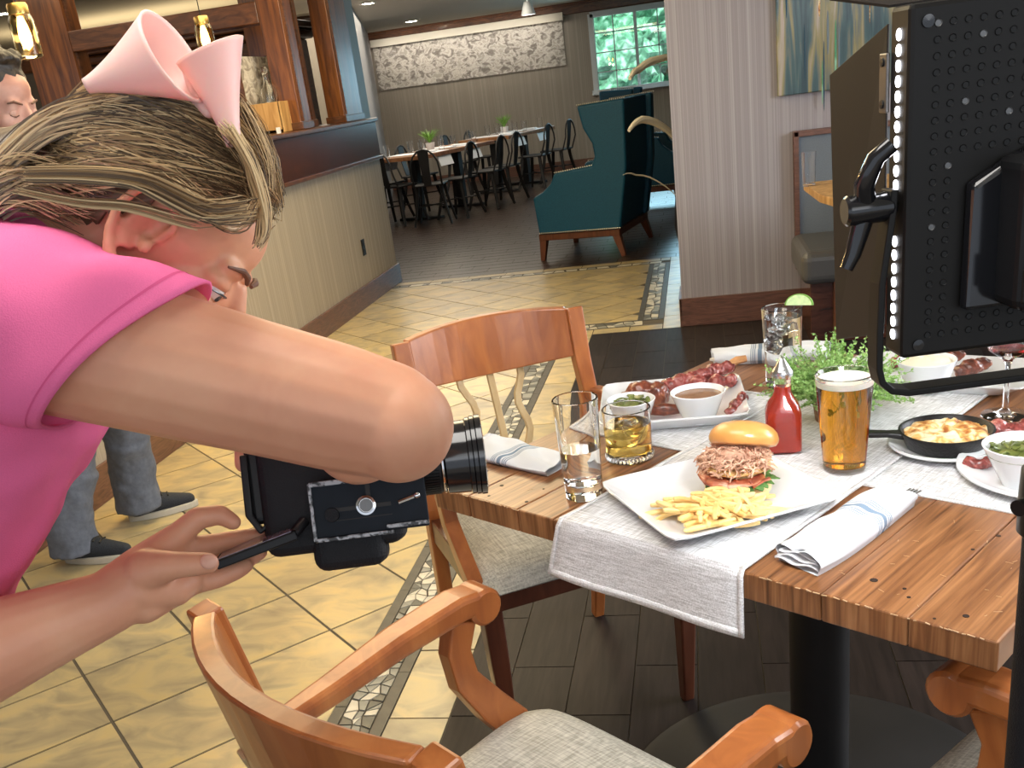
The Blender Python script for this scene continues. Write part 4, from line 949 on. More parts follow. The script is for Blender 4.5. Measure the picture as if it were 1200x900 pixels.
# glasses
def tumbler(x, y, z, rb_, rt_, h, lab, wall=.0028, base=.012, nm='drinking_glass', cat='glass', n=48):
    o = empty(nm, (x, y, z)); tag(o, lab, cat)
    MB().lathe([(0, 0), (rb_*.92, 0), (rb_, .002), (rt_, h-.001), (rt_-wall*.5, h+.0005), (rt_-wall, h-.001), (rb_-wall+.0003, base+.002), (rb_-wall-.003, base), (0, base)], n).build('glass_wall', M['glass'], o, smooth=True)
    def fillr(zz): return rb_-wall+(rt_-rb_)*(zz-base)/(h-base)+.0007
    return o, fillr
g1, fr1 = tumbler(-.196, 1.405, TH+.0005, .0285, .0345, .157, 'tall clear glass half full of water beside the burger plate', base=.022)
lv = .078; MB().lathe([(0, .0225), (fr1(.0225)-.004, .0225), (fr1(.026), .026), (fr1(lv), lv), (0, lv)], 48).build('water', M['water'], g1, smooth=True, auto=True)
g2, fr2 = tumbler(-.135, 1.557, TH+.0005, .0375, .0400, .088, 'short glass of whiskey on ice behind the tall water glass', base=.014)
lv = .062; MB().lathe([(0, .0145), (fr2(.02), .0145), (fr2(.02), .02), (fr2(lv), lv), (0, lv)], 48).build('whiskey', M['whiskey'], g2, smooth=True, auto=True)
for k, (dx, dy, dz, r) in enumerate(((-.006, 0, .044, .023), (.008, -.004, .055, .015))):
    b_ = MB().ball((dx, dy, dz), r, 18, 12).build('ice_ball', M['ice'], g2, smooth=True)
rb_ = MB()
for k in range(36):
    a = 2*PI*k/36; rb_.ball((.0378*math.cos(a), .0378*math.sin(a), .007), .0032, 6, 5, sc=(1, 1, 1.7))
rb_.build('cut_base_ribs', M['glass'], g2, smooth=True)
g3, fr3 = tumbler(.192, 1.448, ZB, .0300, .0415, .150, 'pint glass of amber beer with a thin white head', base=.010, nm='beer_glass')
lv = .134; MB().lathe([(0, .0105), (fr3(.0105)-.001, .0105), (fr3(.013), .013), (fr3(lv), lv), (0, lv)], 48).build('beer', M['beer'], g3, smooth=True, auto=True)
MB().lathe([(0, lv+.0002), (fr3(lv), lv+.0002), (fr3(lv+.008), lv+.009), (fr3(lv)*.9, lv+.0085), (fr3(lv)*.7, lv+.006), (0, lv+.0058)], 40).build('foam', M['foam'], g3, smooth=True)
g4, fr4 = tumbler(.140, 1.902, TH+.0005, .032, .0375, .152, 'tall glass of iced water with a lime wedge on its rim', base=.010)
lv = .135; MB().lathe([(0, .0105), (fr4(.0105), .0105), (fr4(lv), lv), (0, lv)], 40).build('water', M['water'], g4, smooth=True, auto=True)
for k in range(9):
    a = rnd.uniform(0, 2*PI); m_ = Matrix.Translation((.013*math.cos(a), .013*math.sin(a), .075+.008*k)) @ Euler((rnd.random()*3, rnd.random()*3, rnd.random()*3)).to_matrix().to_4x4()
    MB().box(-.009, .009, -.009, .009, -.009, .009, mat=m_).build('ice_cube', M['ice'], g4, bevel=.002)
lm = empty('lime_wedge', (.140+.030, 1.902-.012, TH+.156)); lm.rotation_euler = (math.radians(82), 0, math.radians(-20)); tag(lm, 'lime slice hooked on the rim of the iced water glass', 'lime')
half = [(.026*math.cos(PI*i/16), .021*math.sin(PI*i/16)) for i in range(17)]
MB().prism([(x*1.0, y) for x, y in half], -.003, .003).build('rind', M['limerind'], lm)
MB().prism([(x*.90, y*.90+.0003) for x, y in half], -.0034, .0034).build('flesh', M['limeflesh'], lm)
wg = empty('wine_glass', (.470, 1.655, TH+.0005)); tag(wg, 'stemmed wine glass with a little red wine, right of the skillet', 'glass')
MB().lathe([(0, 0), (.036, 0), (.036, .0015), (.012, .005), (.0045, .012), (.004, .085), (.008, .094), (.030, .110), (.040, .140), (.036, .19), (.0345, .19), (.0385, .14), (.0285, .1115), (0, .0955)], 40).build('glass_wall', M['glass'], wg, smooth=True)
MB().lathe([(0, .097), (.026, .111), (.030, .116), (0, .116)], 30).build('wine', glass('red_wine', (.25, .01, .02), 0, 1.34), wg, smooth=True)
# ketchup bottle
kt = empty('ketchup_bottle', (.112, 1.545, ZB), math.radians(-2)); tag(kt, 'square glass ketchup bottle with a metal pourer cap', 'bottle')
def sqring(w, z, p=8, n=32): return [(w*math.cos(2*PI*i/n)/((abs(math.cos(2*PI*i/n))**p+abs(math.sin(2*PI*i/n))**p)**(1/p)), w*math.sin(2*PI*i/n)/((abs(math.cos(2*PI*i/n))**p+abs(math.sin(2*PI*i/n))**p)**(1/p)), z) for i in range(n)]
def stack(rings, n=32):
    v = [p for r in rings for p in r]; f = [(j*n+i, j*n+(i+1) % n, (j+1)*n+(i+1) % n, (j+1)*n+i) for j in range(len(rings)-1) for i in range(n)]
    f.append(tuple(range(n-1, -1, -1))); f.append(tuple((len(rings)-1)*n+i for i in range(n))); return v, f
MB().add(*stack([sqring(.025, 0), sqring(.0275, .003), sqring(.0275, .066), sqring(.024, .079, 4), sqring(.0155, .092, 2.2), sqring(.0130, .10, 2), sqring(.0135, .122, 2), sqring(.016, .124, 2), sqring(.016, .128, 2)])).build('glass_wall', M['glass'], kt, smooth=True, auto=True)
MB().add(*stack([sqring(.0235, .004), sqring(.0262, .006), sqring(.0262, .065), sqring(.0228, .078, 4), sqring(.0142, .091, 2.2), sqring(.0118, .10, 2), sqring(.0118, .108, 2)])).build('ketchup', M['ketchup'], kt, smooth=True, auto=True)
MB().lathe([(.017, .124), (.0175, .130), (.015, .134), (.010, .142), (.004, .152), (.0015, .154), (0, .154)], 28).build('pourer_cap', M['steel'], kt, smooth=True)
# herb pot
hp = empty('potted_thyme', (.208, 1.672, ZB)); tag(hp, 'leafy green thyme in a small brown pot in the table middle', 'plant')
MB().lathe([(0, 0), (.030, 0), (.034, .004), (.040, .052), (.037, .052), (.034, .045), (0, .045)], 32).build('pot', M['pot'], hp, smooth=True)
sm_ = MB(); lf = MB(); rr = random.Random(21)
for k in range(300):
    a = rr.uniform(0, 2*PI); t = rr.random()**.55; L = rr.uniform(.07, .115)
    dirv = Vector((math.cos(a)*math.sin(t*1.75), math.sin(a)*math.sin(t*1.75), math.cos(t*1.45)*.92+.04)).normalized()
    p0 = Vector((math.cos(a)*.024*t, math.sin(a)*.024*t, .045)); pts = []
    w = Vector((rr.uniform(-.012, .012), rr.uniform(-.012, .012), rr.uniform(-.016, .006)))
    for i in range(5): s = i/4; pts.append(p0+dirv*L*s+w*s*s+Vector((0, 0, -.010*s*s*t)))
    sm_.tube(pts, .0005, 3, caps=False)
    for i in range(16):
        s = .22+.78*i/15; j = min(3, int(s*4)); q = pts[j].lerp(pts[j+1], s*4-j)
        for sg in (-1, 1):
            sd = Vector((rr.uniform(-1, 1), rr.uniform(-1, 1), rr.uniform(-.3, .8))).normalized()*rr.uniform(.0045, .0082); nn = sd.cross(Vector((rr.uniform(-1, 1), rr.uniform(-1, 1), rr.uniform(-1, 1)))).normalized()*.0023
            lf.add([q, q+sd*.5+nn, q+sd, q+sd*.5-nn], [(0, 1, 2, 3)])
sm_.build('stems', M['plantg'], hp)['kind'] = 'stuff'; lf.build('leaves', M['herb'], hp)['kind'] = 'stuff'

# ================================================================ FOOD ON THE BURGER PLATE, NAPKINS
zb = ZR+.0062
bg = empty('burger', (.034, 1.368, zb), math.radians(-25)); tag(bg, 'tall burger topped with pulled meat, its glossy bun tipped back', 'burger')
MB().lathe([(0, 0), (.042, 0), (.047, .004), (.048, .012), (.044, .019), (0, .020)], 40).build('bottom_bun', M['bunin'], bg, smooth=True)
for k in range(22):
    a = 2*PI*k/22+rnd.uniform(-.1, .1); r = rnd.uniform(.040, .052)
    MB().bar([(r*.7*math.cos(a), r*.7*math.sin(a), .021), (r*math.cos(a), r*math.sin(a), .022+rnd.uniform(-.003, .004)), (r*1.12*math.cos(a+.1), r*1.12*math.sin(a+.1), .017)], [.010, .016, .008], .0015, up=(0, 0, 1)).build('lettuce_piece', M['leaf'], bg, smooth=True)
for k, (a, w) in enumerate(((-2.4, .016), (-1.75, .018), (-1.1, .017), (-.5, .015), (-3.0, .015))):
    c, s = math.cos(a), math.sin(a)
    MB().grid(14, 4, lambda u, v: ((.030+.024*u)*c-(v-.5)*w*2.0*s, (.030+.024*u)*s+(v-.5)*w*2.0*c, .029+.003*math.sin(u*9+v*3+k)-.006*max(0, u-.6))).build('bacon_strip', M['bacon'], bg, smooth=True, solid=.003)
pt = MB(); pt.grid(60, 14, lambda u, v: ((.047*math.sin(v*PI)**.45+.0025*noise.noise(Vector((math.cos(u*2*PI)*7, math.sin(u*2*PI)*7, v*5))))*math.cos(u*2*PI), (.047*math.sin(v*PI)**.45+.0025*noise.noise(Vector((math.cos(u*2*PI)*7, math.sin(u*2*PI)*7, v*5))))*math.sin(u*2*PI), .042-.008*math.cos(v*PI)), closeu=True)
pt.build('fried_patty', M['batter'], bg, smooth=True)
MB().ball((0, 0, .056), .030, sc=(1.2, 1.2, .55)).build('meat_mound', M['pork'], bg, smooth=True)
ps = MB(); rr = random.Random(3)
for k in range(900):
    a = rr.uniform(0, 2*PI); r = .046*math.sqrt(rr.random()); z = .050+.022*(1-(r/.048)**2)+rr.uniform(-.003, .005)
    if a > PI and r > .02: r += rr.uniform(0, .011); z -= rr.uniform(0, .014)
    p = Vector((r*math.cos(a), r*math.sin(a), z)); d = Vector((rr.uniform(-1, 1), rr.uniform(-1, 1), rr.uniform(-.6, .5))).normalized()*rr.uniform(.004, .009)
    ps.tube([p-d, p+Vector((rr.uniform(-.002, .002), rr.uniform(-.002, .002), .002)), p+d], [.0009, .0016, .0008], 5)
ps.build('pulled_meat_shreds', M['pork'], bg, smooth=True)['kind'] = 'stuff'
tbm = Matrix.Translation((.004, .014, .064)) @ Euler((math.radians(-23), math.radians(-4), 0)).to_matrix().to_4x4()
MB().lathe([(0, .001), (.040, .0), (.0460, .002), (.0490, .007), (.0495, .012), (.0470, .020), (.0405, .027), (.0315, .0322), (.020, .0350), (.010, .0362), (0, .0365)], 48, mat=tbm).build('top_bun', M['bun'], bg, smooth=True)
# fries
rr = random.Random(12); fry_meshes = []
for k in range(9):
    L = rr.uniform(.045, .092); bend = rr.uniform(-.016, .018); w = rr.uniform(.0058, .0076)
    mb = MB(); pts = [(-L/2+L*t, bend*math.sin(PI*t), .002*math.sin(t*3+k)) for t in [i/7 for i in range(8)]]
    mb.bar(pts, [w*.7]+[w]*6+[w*.7], [w*.7]+[w*.95]*6+[w*.7])
    fry_meshes.append((mb, L))
protos = []
for k, (mb, L) in enumerate(fry_meshes):
    o = mb.build('french_fry', M['fry'], None, bevel=.0014, smooth=True); protos.append([o, L, False])
fc = Vector((-.004, 1.282))
for k in range(78):
    pr = protos[k % 9]
    if not pr[2]: o = pr[0]; pr[2] = True
    else: o = pr[0].copy(); COL.objects.link(o)
    lay = 0 if k < 34 else (1 if k < 62 else 2); sp_ = (1.0, .82, .55)[lay]
    a = rr.uniform(0, 2*PI); q = math.sqrt(rr.random())*sp_
    ax = Vector((math.cos(math.radians(8)), math.sin(math.radians(8)))); ay = Vector((-ax.y, ax.x))
    p = fc + ax*(.070*q*math.cos(a)) + ay*(.046*q*math.sin(a))
    ang = math.radians(rr.gauss(-8, 42)); o.location = (p.x, p.y, zb+.0055+lay*.0075+rr.uniform(0, .0015))
    o.rotation_euler = (rr.uniform(-.3, .3), rr.uniform(-.14, .14)*(1+lay), ang)
    tag(o, 'golden french fry in the heap on the square white burger plate', 'fries', 'french fries heaped beside the burger')
def napkin(cx, cy, z, ang, L, Wd, Hh, lab, stripe_at, seed, open_end=-1):
    o = empty('napkin', (cx, cy, z), math.radians(ang)); tag(o, lab, 'napkin')
    mt = stripes('striped_napkin_cloth_%d' % seed, (.69, .71, .74), (.20, .27, .36), 0, [(stripe_at-.018, .0010), (stripe_at-.014, .0010), (stripe_at-.004, .0042), (stripe_at+.0055, .0010), (stripe_at+.0095, .0010), (stripe_at+.0135, .0010), (stripe_at-.022, .0008)])
    r = random.Random(seed); off = r.uniform(0, 50)
    def body(u, v):
        x = (v-.5)*L; a = 2*PI*u; e = 1-.35*abs(2*v-1)**5; w = Wd/2*(1-.12*(v-.5)*2*open_end*-1)*(1-.06*abs(2*v-1)**4); h = Hh/2*e
        ca, sa = math.cos(a), math.sin(a); p = 3.2; k = 1/((abs(ca)**p+abs(sa)**p)**(1/p))
        n1 = noise.noise(Vector((x*22+off, ca*1.6, sa*1.2)))*.0040*(1 if sa > -.3 else 0)
        fold = .0028*math.sin((ca*2.2+x*26)*2.6+off)*max(0, sa)
        yy = w*k*ca+.004*math.sin(x*18+off)
        return (x+.014*ca*(v-.5)*open_end, yy, max(0.0004, Hh/2+h*k*sa*(1.0-.30*(ca*.8)**2)+n1+fold) if sa > -.55 else .0004)
    MB().grid(44, 44, body, closeu=True).build('cloth', mt, o, smooth=True)
    # folded layers showing at the open end
    xe = open_end*L/2
    for k in range(4):
        hh = Hh*(.16+.19*k)
        MB().grid(22, 5, lambda u, v: (xe*(1-.12*v)+open_end*(.004-.0025*k)*math.cos((u-.5)*2), (u-.5)*Wd*(.90-.07*k)+.002*math.sin(v*6), hh+.0022*math.sin(u*9+k*1.7)+.0018*v+.002*(1-(2*u-1)**4))).build('fold', mt, o, smooth=True, solid=.0012)
    return o
napkin(-.336, 1.590, TH+.0006, -41, .225, .088, .017, 'folded striped napkin at the left table corner beside the tall glass', .015, 3, -1)
napkin(.170, 1.228, TH+.0006, 50, .232, .070, .030, 'rolled striped napkin on bare wood at the right front of the table', .030, 4, -1)
napkin(.128, 2.100, TH+.0006, -5, .235, .085, .026, 'rolled striped napkin at the far side behind the iced water glass', -.015, 5, 1)
ct = empty('fork', (.262, 1.338, TH+.004), math.radians(50)); tag(ct, 'fork tines poking from the rolled napkin at the right front', 'cutlery')
for k in range(4): MB().box(-.01, .022, -.008+k*.005, -.0055+k*.005, 0, .0015).build('tine', M['steel'], ct)
ct = empty('knife', (.022, 2.108, TH+.0045), math.radians(175)); tag(ct, 'pale knife handle end poking from the far napkin', 'cutlery')
MB().tube([(-.02, 0, 0), (.010, 0, 0), (.018, 0, 0)], [.004, .0045, .003], 10).build('handle', M['bone'] if False else M['plume'], ct, smooth=True)

# ================================================================ LIGHT PANEL AND STAND
th = math.radians(12); ux = Vector((math.cos(th), math.sin(th), 0)); uy = Vector((-math.sin(th), math.cos(th), 0)); uz = Vector((0, 0, 1))
tl = aty(1067, 4, .77); bl = aty(1065, 421, .77); PH = tl.z-bl.z; PW = .275
lp_ = empty('studio_light', mat=frame(Vector((tl.x, .77, bl.z)), ux, uy, uz)); tag(lp_, 'black perforated LED light panel seen from behind at the upper right', 'studio light')
MB().box(0, PW, 0, .034, 0, PH).build('housing', M['panel'], lp_, bevel=.0035)
MB().box(.006, PW-.006, .034, .0355, .006, PH-.006).build('led_face', M['ledface'], lp_)
M['dimsteel'] = plain('dim_steel', (.16, .16, .16), .4, metal=.7)
hole = None
def put_hole(x, y, z, rx, mat, nm, r=.0022, depth=.0008):
    global hole
    key = nm+mat.name
    if key not in fullmesh:
        o = MB().lathe([(0, -depth), (r*.8, -depth), (r, 0), (r*1.15, .0002), (r*1.15, -.0004)], 12).build(nm, mat, lp_, smooth=True); fullmesh[key] = o.data
    else: o = bpy.data.objects.new(nm, fullmesh[key]); COL.objects.link(o); o.parent = lp_
    o.location = (x, y, z); o.rotation_euler = rx; return o
RB = (math.radians(90), 0, 0); RS = (0, math.radians(-90), 0)
pit = .0103
for j in range(22):
    z = PH-.014-j*pit
    full = j < 9
    for i in range(23):
        x = .019+i*pit
        if x > PW-.02 or z < .030: continue
        if not (full or i < 2): continue
        put_hole(x, -.0006, z, RB, M['hole'] if (i*7+j*5) % 13 else M['dimsteel'], 'vent_hole')  # a few holes coloured metal grey to imitate silvery glints
for i in range(0, 23):
    for j in range(2): put_hole(.019+i*pit, -.0006, .0165+j*pit, RB, M['hole'], 'vent_hole')
nled = 22
for j in range(nled):
    if 11 <= j <= 13: continue
    z = PH-.018-j*(PH-.034)/(nled-1); put_hole(-.0006, .017, z, RS, M['led'], 'glowing_vent', .0034)
mb = MB(); mb.box(.062, PW-.02, -.045, 0, .036, PH*.575)
mb.build('battery_block', M['black'], lp_, bevel=.008, seg=3)
MB().add([(.041, 0, .034), (PW-.01, 0, .034), (PW-.01, 0, PH*.70), (.095, 0, PH*.61), (.070, 0, PH*.57), (.042, 0, PH*.51), (.041, -.012, .034), (PW-.01, -.012, .034), (PW-.01, -.012, PH*.69), (.095, -.012, PH*.60), (.070, -.012, PH*.56), (.043, -.012, PH*.50)], [(0, 1, 2, 3, 4, 5), (11, 10, 9, 8, 7, 6)]+[(i, (i+1) % 6, (i+1) % 6+6, i+6) for i in range(6)]).build('battery_mount', M['blackgloss'], lp_, bevel=.003)
MB().box(.063, PW-.03, -.049, -.045, .043, .068).build('control_plate', M['panel'], lp_, bevel=.002)
MB().box(.092, .140, -.0505, -.049, .048, .063).build('control_screen', plain('dim_lcd', (.10, .18, .28), .1), lp_, bevel=.001)
MB().lathe([(.0036, 0), (.0044, 0), (.0044, .0006), (.0036, .0006)], 24, closed=True).box(-.0007, .0007, -.0022, .0018, 0, .0006).box(-.0015, .0015, .0006, .0020, 0, .0006).build('round_emblem', M['chrome'], lp_).matrix_local = Matrix.Translation((.0755, -.0491, .0555)) @ Euler(RB).to_matrix().to_4x4()
for z in (.010, PH-.012): MB().lathe([(0, -.001), (.0038, -.001), (.0042, .0006), (0, .0008)], 16).build('screw', M['blackgloss'], lp_).matrix_local = Matrix.Translation((.012, -.0008, z)) @ Euler(RB).to_matrix().to_4x4()
# barn door and hinge brackets
inv = lp_.matrix_world.inverted()
hz0, hz1 = .012, PH-.010
fp = [inv @ aty(972, 88, .945), inv @ aty(980, 398, .945)]
q = [Vector((-.001, .036, hz1)), fp[0], fp[1], Vector((-.001, .036, hz0))]
qd = Vector((.0018, .0004, 0))
MB().add(q+[p+qd for p in q], [(0, 1, 2, 3), (7, 6, 5, 4), (0, 4, 5, 1), (1, 5, 6, 2), (2, 6, 7, 3), (3, 7, 4, 0)]).build('barn_door', M['door_metal'], lp_, bevel=.0006)
q = [Vector((.0, .036, PH)), Vector((-.02, .10, PH+.012)), Vector((PW+.02, .10, PH+.012)), Vector((PW, .036, PH))]; qd = Vector((0, 0, .0018))
MB().add(q+[p+qd for p in q], [(0, 1, 2, 3), (7, 6, 5, 4), (0, 4, 5, 1), (1, 5, 6, 2), (2, 6, 7, 3), (3, 7, 4, 0)]).build('barn_door', M['door_metal'], lp_)
for zz in (PH*.80, PH*.165):
    hpl = MB().box(-.0035, -.0008, .030, .044, zz-.020, zz+.020).build('hinge_plate', plain('dull_steel_%d' % int(zz*100), (.20, .19, .18), .35, metal=.8), lp_, bevel=.001)
    for dz in (-.014, .014): MB().lathe([(0, .0), (.003, 0), (.003, .001), (0, .0012)], 12).build('screw', M['black'], hpl).matrix_local = Matrix.Translation((-.0036, .037, zz+dz)) @ Euler((0, math.radians(-90), 0)).to_matrix().to_4x4()
# yoke
piv = PH*.46
yp = [(-.0045, .017, piv+.012), (-.0055, .017, piv-.005), (-.009, .017, piv-.030), (-.0125, .017, piv-.055), (-.0135, .017, .02), (-.0135, .017, -.008), (-.0110, .017, -.019), (-.003, .017, -.027), (.010, .017, -.030), (.13, .017, -.030), (.26, .017, -.030), (.278, .017, -.026), (.287, .017, -.010), (.289, .017, .05), (.287, .017, piv-.02), (.281, .017, piv+.012)]
yk = MB()
P = [Vector(p) for p in yp]; v = []; f = []
for i, p in enumerate(P):
    t = (P[min(i+1, len(P)-1)]-P[max(i-1, 0)]).normalized(); u = Vector((0, 1, 0)); sd = t.cross(u).normalized()
    for a, b in ((-.0026, -.010), (.0026, -.010), (.0026, .010), (-.0026, .010)): v.append(p+sd*a+u*b)
for i in range(len(P)-1):
    for k in range(4): f.append((i*4+k, i*4+(k+1) % 4, (i+1)*4+(k+1) % 4, (i+1)*4+k))
f += [(3, 2, 1, 0), tuple((len(P)-1)*4+k for k in range(4))]
yk.add(v, f).build('yoke', M['panel'], lp_, bevel=.0012)
kn_ = MB(); kn_.lathe([(.009, -.022), (.011, -.020), (.011, .010), (.009, .014)], 20, mat=Matrix.Translation((-.016, .017, piv)) @ Euler((0, math.radians(90), 0)).to_matrix().to_4x4())
kn_.tube([(-.022, .017, piv), (-.026, .010, piv+.018), (-.020, .004, piv+.036), (-.010, .002, piv+.044)], [.008, .0075, .0065, .006], 12)
kn_.tube([(-.022, .017, piv), (-.026, .018, piv-.016), (-.031, .018, piv-.032), (-.036, .018, piv-.042)], [.008, .007, .006, .005], 12)
kn_.build('clamp_knob', M['blackgloss'], lp_, smooth=True)
ledl = bpy.data.lights.new('panel_light', 'AREA'); ledl.shape = 'RECTANGLE'; ledl.size = PW-.02; ledl.size_y = PH-.02; ledl.energy = 4.5; ledl.color = (.92, .96, 1)
lo2 = bpy.data.objects.new('panel_light', ledl); COL.objects.link(lo2); cpos = lp_.matrix_world @ Vector((PW/2, .040, PH/2)); lo2.location = cpos
lo2.rotation_euler = (uy+Vector((0, 0, -.35))).to_track_quat('-Z', 'Y').to_euler()
sp0 = lp_.matrix_world @ Vector((.134, .017, 0)); zt = sp0.z-.033
sd_ = empty('light_stand', (sp0.x, sp0.y, 0)); tag(sd_, 'black light stand pole at the right edge of the frame', 'light stand')
MB().lathe([(.019, .10), (.019, .955)], 28).build('lower_tube', M['blackrub'], sd_, smooth=True, auto=True)
MB().lathe([(.0195, .950), (.024, .955), (.0245, .985), (.0235, 1.010), (.018, 1.016), (.016, 1.016)], 28).build('collar', M['black'], sd_, smooth=True, auto=True)
MB().tube([(-.023, -.012, .985), (-.030, -.018, .985)], [.006, .007], 14).build('collar_knob', M['black'], sd_, smooth=True)
MB().lathe([(.0155, 1.01), (.0155, zt-.03), (.019, zt-.028), (.019, zt), (0, zt)], 28).build('upper_tube', M['blackrub'], sd_, smooth=True, auto=True)
for k in range(3):
    a = math.radians(-80+k*120); MB().bar([(.02*math.cos(a), .02*math.sin(a), .30), (.33*math.cos(a), .33*math.sin(a), .01)], .018, .018).build('leg', M['black'], sd_, bevel=.002)

# ================================================================ HAND-HELD CAMERA
ax = (RT*.990+UP*.125+FW*.06).normalized(); az = (-FW - ax*(-FW).dot(ax)).normalized(); ay = az.cross(ax)
cam0 = atd(432, 593, .90)
dc = empty('digital_camera', mat=frame(cam0, ax, ay, az)); tag(dc, 'black digital camera held sideways, its base plate toward us', 'camera')
MB().box(-.098, .028, -.036, .098, -.100, -.010).build('camera_body', M['blackrub'], dc, bevel=.012, seg=4)
MB().box(-.056, .010, -.054, -.010, -.070, -.006).build('side_grip', M['blackrub'], dc, bevel=.012, seg=4)
MB().box(-.109, -.080, -.004, .075, -.080, -.020).build('rear_housing', M['black'], dc, bevel=.006, seg=3)
MB().bar([(-.108, .060, -.020), (-.109, .005, -.018), (-.100, -.010, -.018), (-.090, -.004, -.018), (-.089, .050, -.018)], .007, .006, up=(0, 0, 1)).build('eyepiece_loop', M['black'], dc, bevel=.0015)
bpl = MB().box(-.050, .052, -.024, .026, -.010, .001).build('base_plate', M['plate_paint'], dc, bevel=.0012)
MB().box(-.050, .052, .0225, .027, .0, .005).build('plate_rail', M['wornmetal'], bpl, bevel=.0008)
MB().box(-.050, .020, -.027, -.0235, .0, .005).build('plate_rail', M['wornmetal'], bpl, bevel=.0008)
MB().box(.014, .052, -.022, -.0185, .0, .005).build('plate_rail', M['wornmetal'], bpl, bevel=.0008)
MB().box(-.0515, -.0485, -.026, .026, .0, .004).build('plate_rail', M['wornmetal'], bpl, bevel=.0008)
MB().box(-.035, .020, -.0018, .0018, .0006, .0016).box(-.035, .020, -.010, -.0092, .0006, .0016).box(-.001, .003, .008, .023, .0006, .0020).build('plate_slot', M['wornmetal'] if False else M['iron'], dc)
MB().lathe([(0, .004), (.0062, .004), (.0066, .001), (.0066, 0)], 26, c=(-.033, -.004, 0)).build('round_pad', M['blackrub'], bpl, smooth=True, auto=True)
MB().lathe([(.0062, .001), (.0085, .001), (.0088, .004), (.0068, .0045), (.0062, .002)], 30, c=(-.002, .001, 0)).build('screw_ring', M['chrome'], bpl, smooth=True)
MB().lathe([(0, .0035), (.0058, .0035), (.0062, .001)], 24, c=(-.002, .001, 0)).box(-.0026, -.0014, -.0045, .0065, .0034, .0040).build('tripod_screw', M['dimsteel'], bpl)
MB().tube([(.027, .000, .002), (.043, .004, .003)], .0022, 8).ball((.044, .0042, .004), .0034, 12, 8).build('lock_pin', M['chrome'], bpl, smooth=True)
LX = Matrix.Translation((0, .036, -.046)) @ Matrix(((0, 0, 1, 0), (1, 0, 0, 0), (0, 1, 0, 0), (0, 0, 0, 1)))
MB().lathe([(0, .02), (.030, .02), (.030, .048), (.0315, .050), (.0315, .068), (.030, .069)], 56, mat=LX).build('lens_barrel', M['black'], dc, smooth=True, auto=True)
rg = MB()
for k in range(64):
    a = 2*PI*k/64; rg.add([LX @ Vector((r_*math.cos(a+d_), r_*math.sin(a+d_), z_)) for z_ in (.050, .066) for r_, d_ in ((.0312, -.03), (.0326, -.03), (.0326, .03), (.0312, .03))], [(0, 1, 2, 3), (7, 6, 5, 4), (0, 4, 5, 1), (1, 5, 6, 2), (2, 6, 7, 3), (3, 7, 4, 0)])
rg.build('zoom_ring_ribs', M['black'], dc)['kind'] = 'stuff'
MB().lathe([(.031, .0695), (.0325, .0695), (.0328, .071), (.031, .072)], 56, mat=LX, closed=True).build('silver_ring', M['chrome'], dc, smooth=True)
MB().lathe([(.029, .072), (.034, .073), (.0345, .094), (.0365, .095), (.0365, .0985), (.0355, .099), (.0372, .0995), (.0372, .103), (.036, .1035), (.0378, .104), (.0378, .109), (.034, .110), (.032, .108), (.032, .095), (.0, .093)], 64, mat=LX).build('lens_hood', M['blackgloss'], dc, smooth=True, auto=True)
# flip-out screen, seen nearly edge-on
sx = (ax*.965+ay*.235).normalized(); sz = (az*.97-ay*.20).normalized(); sz = (sz-sx*sz.dot(sx)).normalized(); sy = sz.cross(sx)
sc0 = atd(300, 645, .905)
fs = MB(); fm = dc.matrix_world.inverted() @ frame(sc0, sx, sy, sz)
fsc = fs.box(-.0375, .0375, -.0045, .0040, -.055, .0, mat=fm).build('flip_screen_case', M['black'], dc, bevel=.0015)
MB().box(-.034, .034, .0040, .0046, -.052, -.002, mat=fm).build('flip_screen_glass', M['screen'], fsc)
MB().tube([fm @ Vector((.034, 0, -.01)), fm @ Vector((.046, .006, -.02))], .005, 10).build('screen_hinge', M['black'], dc, smooth=True)

# ================================================================ PEOPLE
def cone_ring(mb, p0, r0, p1, r1, n=18, m=8):
    # convex round cone between two spheres
    p0, p1 = Vector(p0), Vector(p1); L = (p1-p0).length
    t = (p1-p0)/L; a = Vector((0, 0, 1)) if abs(t.z) < .9 else Vector((1, 0, 0)); nx = (a-t*a.dot(t)).normalized(); ny = t.cross(nx)
    k = max(-.95, min(.95, (r0-r1)/L)); th_ = math.acos(k)    # contact angle from axis
    prof = []
    for i in range(m+1): an = PI-(PI-th_)*i/m; prof.append((p0, r0*math.cos(an), r0*math.sin(an)))
    for i in range(m+1): an = th_-th_*i/m; prof.append((p1, r1*math.cos(an), r1*math.sin(an)))
    v = []; f = []
    for c, z, r in prof:
        for j in range(n): an = 2*PI*j/n; v.append(c+t*z+nx*(r*math.cos(an))+ny*(r*math.sin(an)))
    for i in range(len(prof)-1):
        for j in range(n): f.append((i*n+j, i*n+(j+1) % n, (i+1)*n+(j+1) % n, (i+1)*n+j))
    mb.add(v, f)
def chain(mb, pts):
    for i in range(len(pts)-1): cone_ring(mb, pts[i][0], pts[i][1], pts[i+1][0], pts[i+1][1])
def fleshy(mb, name, mat, parent, vox, smooth=4, disp=None):
    o = mb.build(name, mat, None, smooth=True)
    md = o.modifiers.new('r', 'REMESH'); md.voxel_size = vox; md.use_smooth_shade = True
    s = o.modifiers.new('s', 'SMOOTH'); s.factor = .6; s.iterations = smooth
    if disp:
        t = bpy.data.textures.new('d', 'CLOUDS'); t.noise_scale = disp[1]; t.noise_depth = 1; d = o.modifiers.new('d', 'DISPLACE'); d.texture = t; d.strength = disp[0]; d.texture_coords = 'GLOBAL'
    o.parent = parent; o.matrix_parent_inverse = parent.matrix_basis.inverted(); return o
def child(o, parent): o.parent = parent; o.matrix_parent_inverse = parent.matrix_basis.inverted(); return o
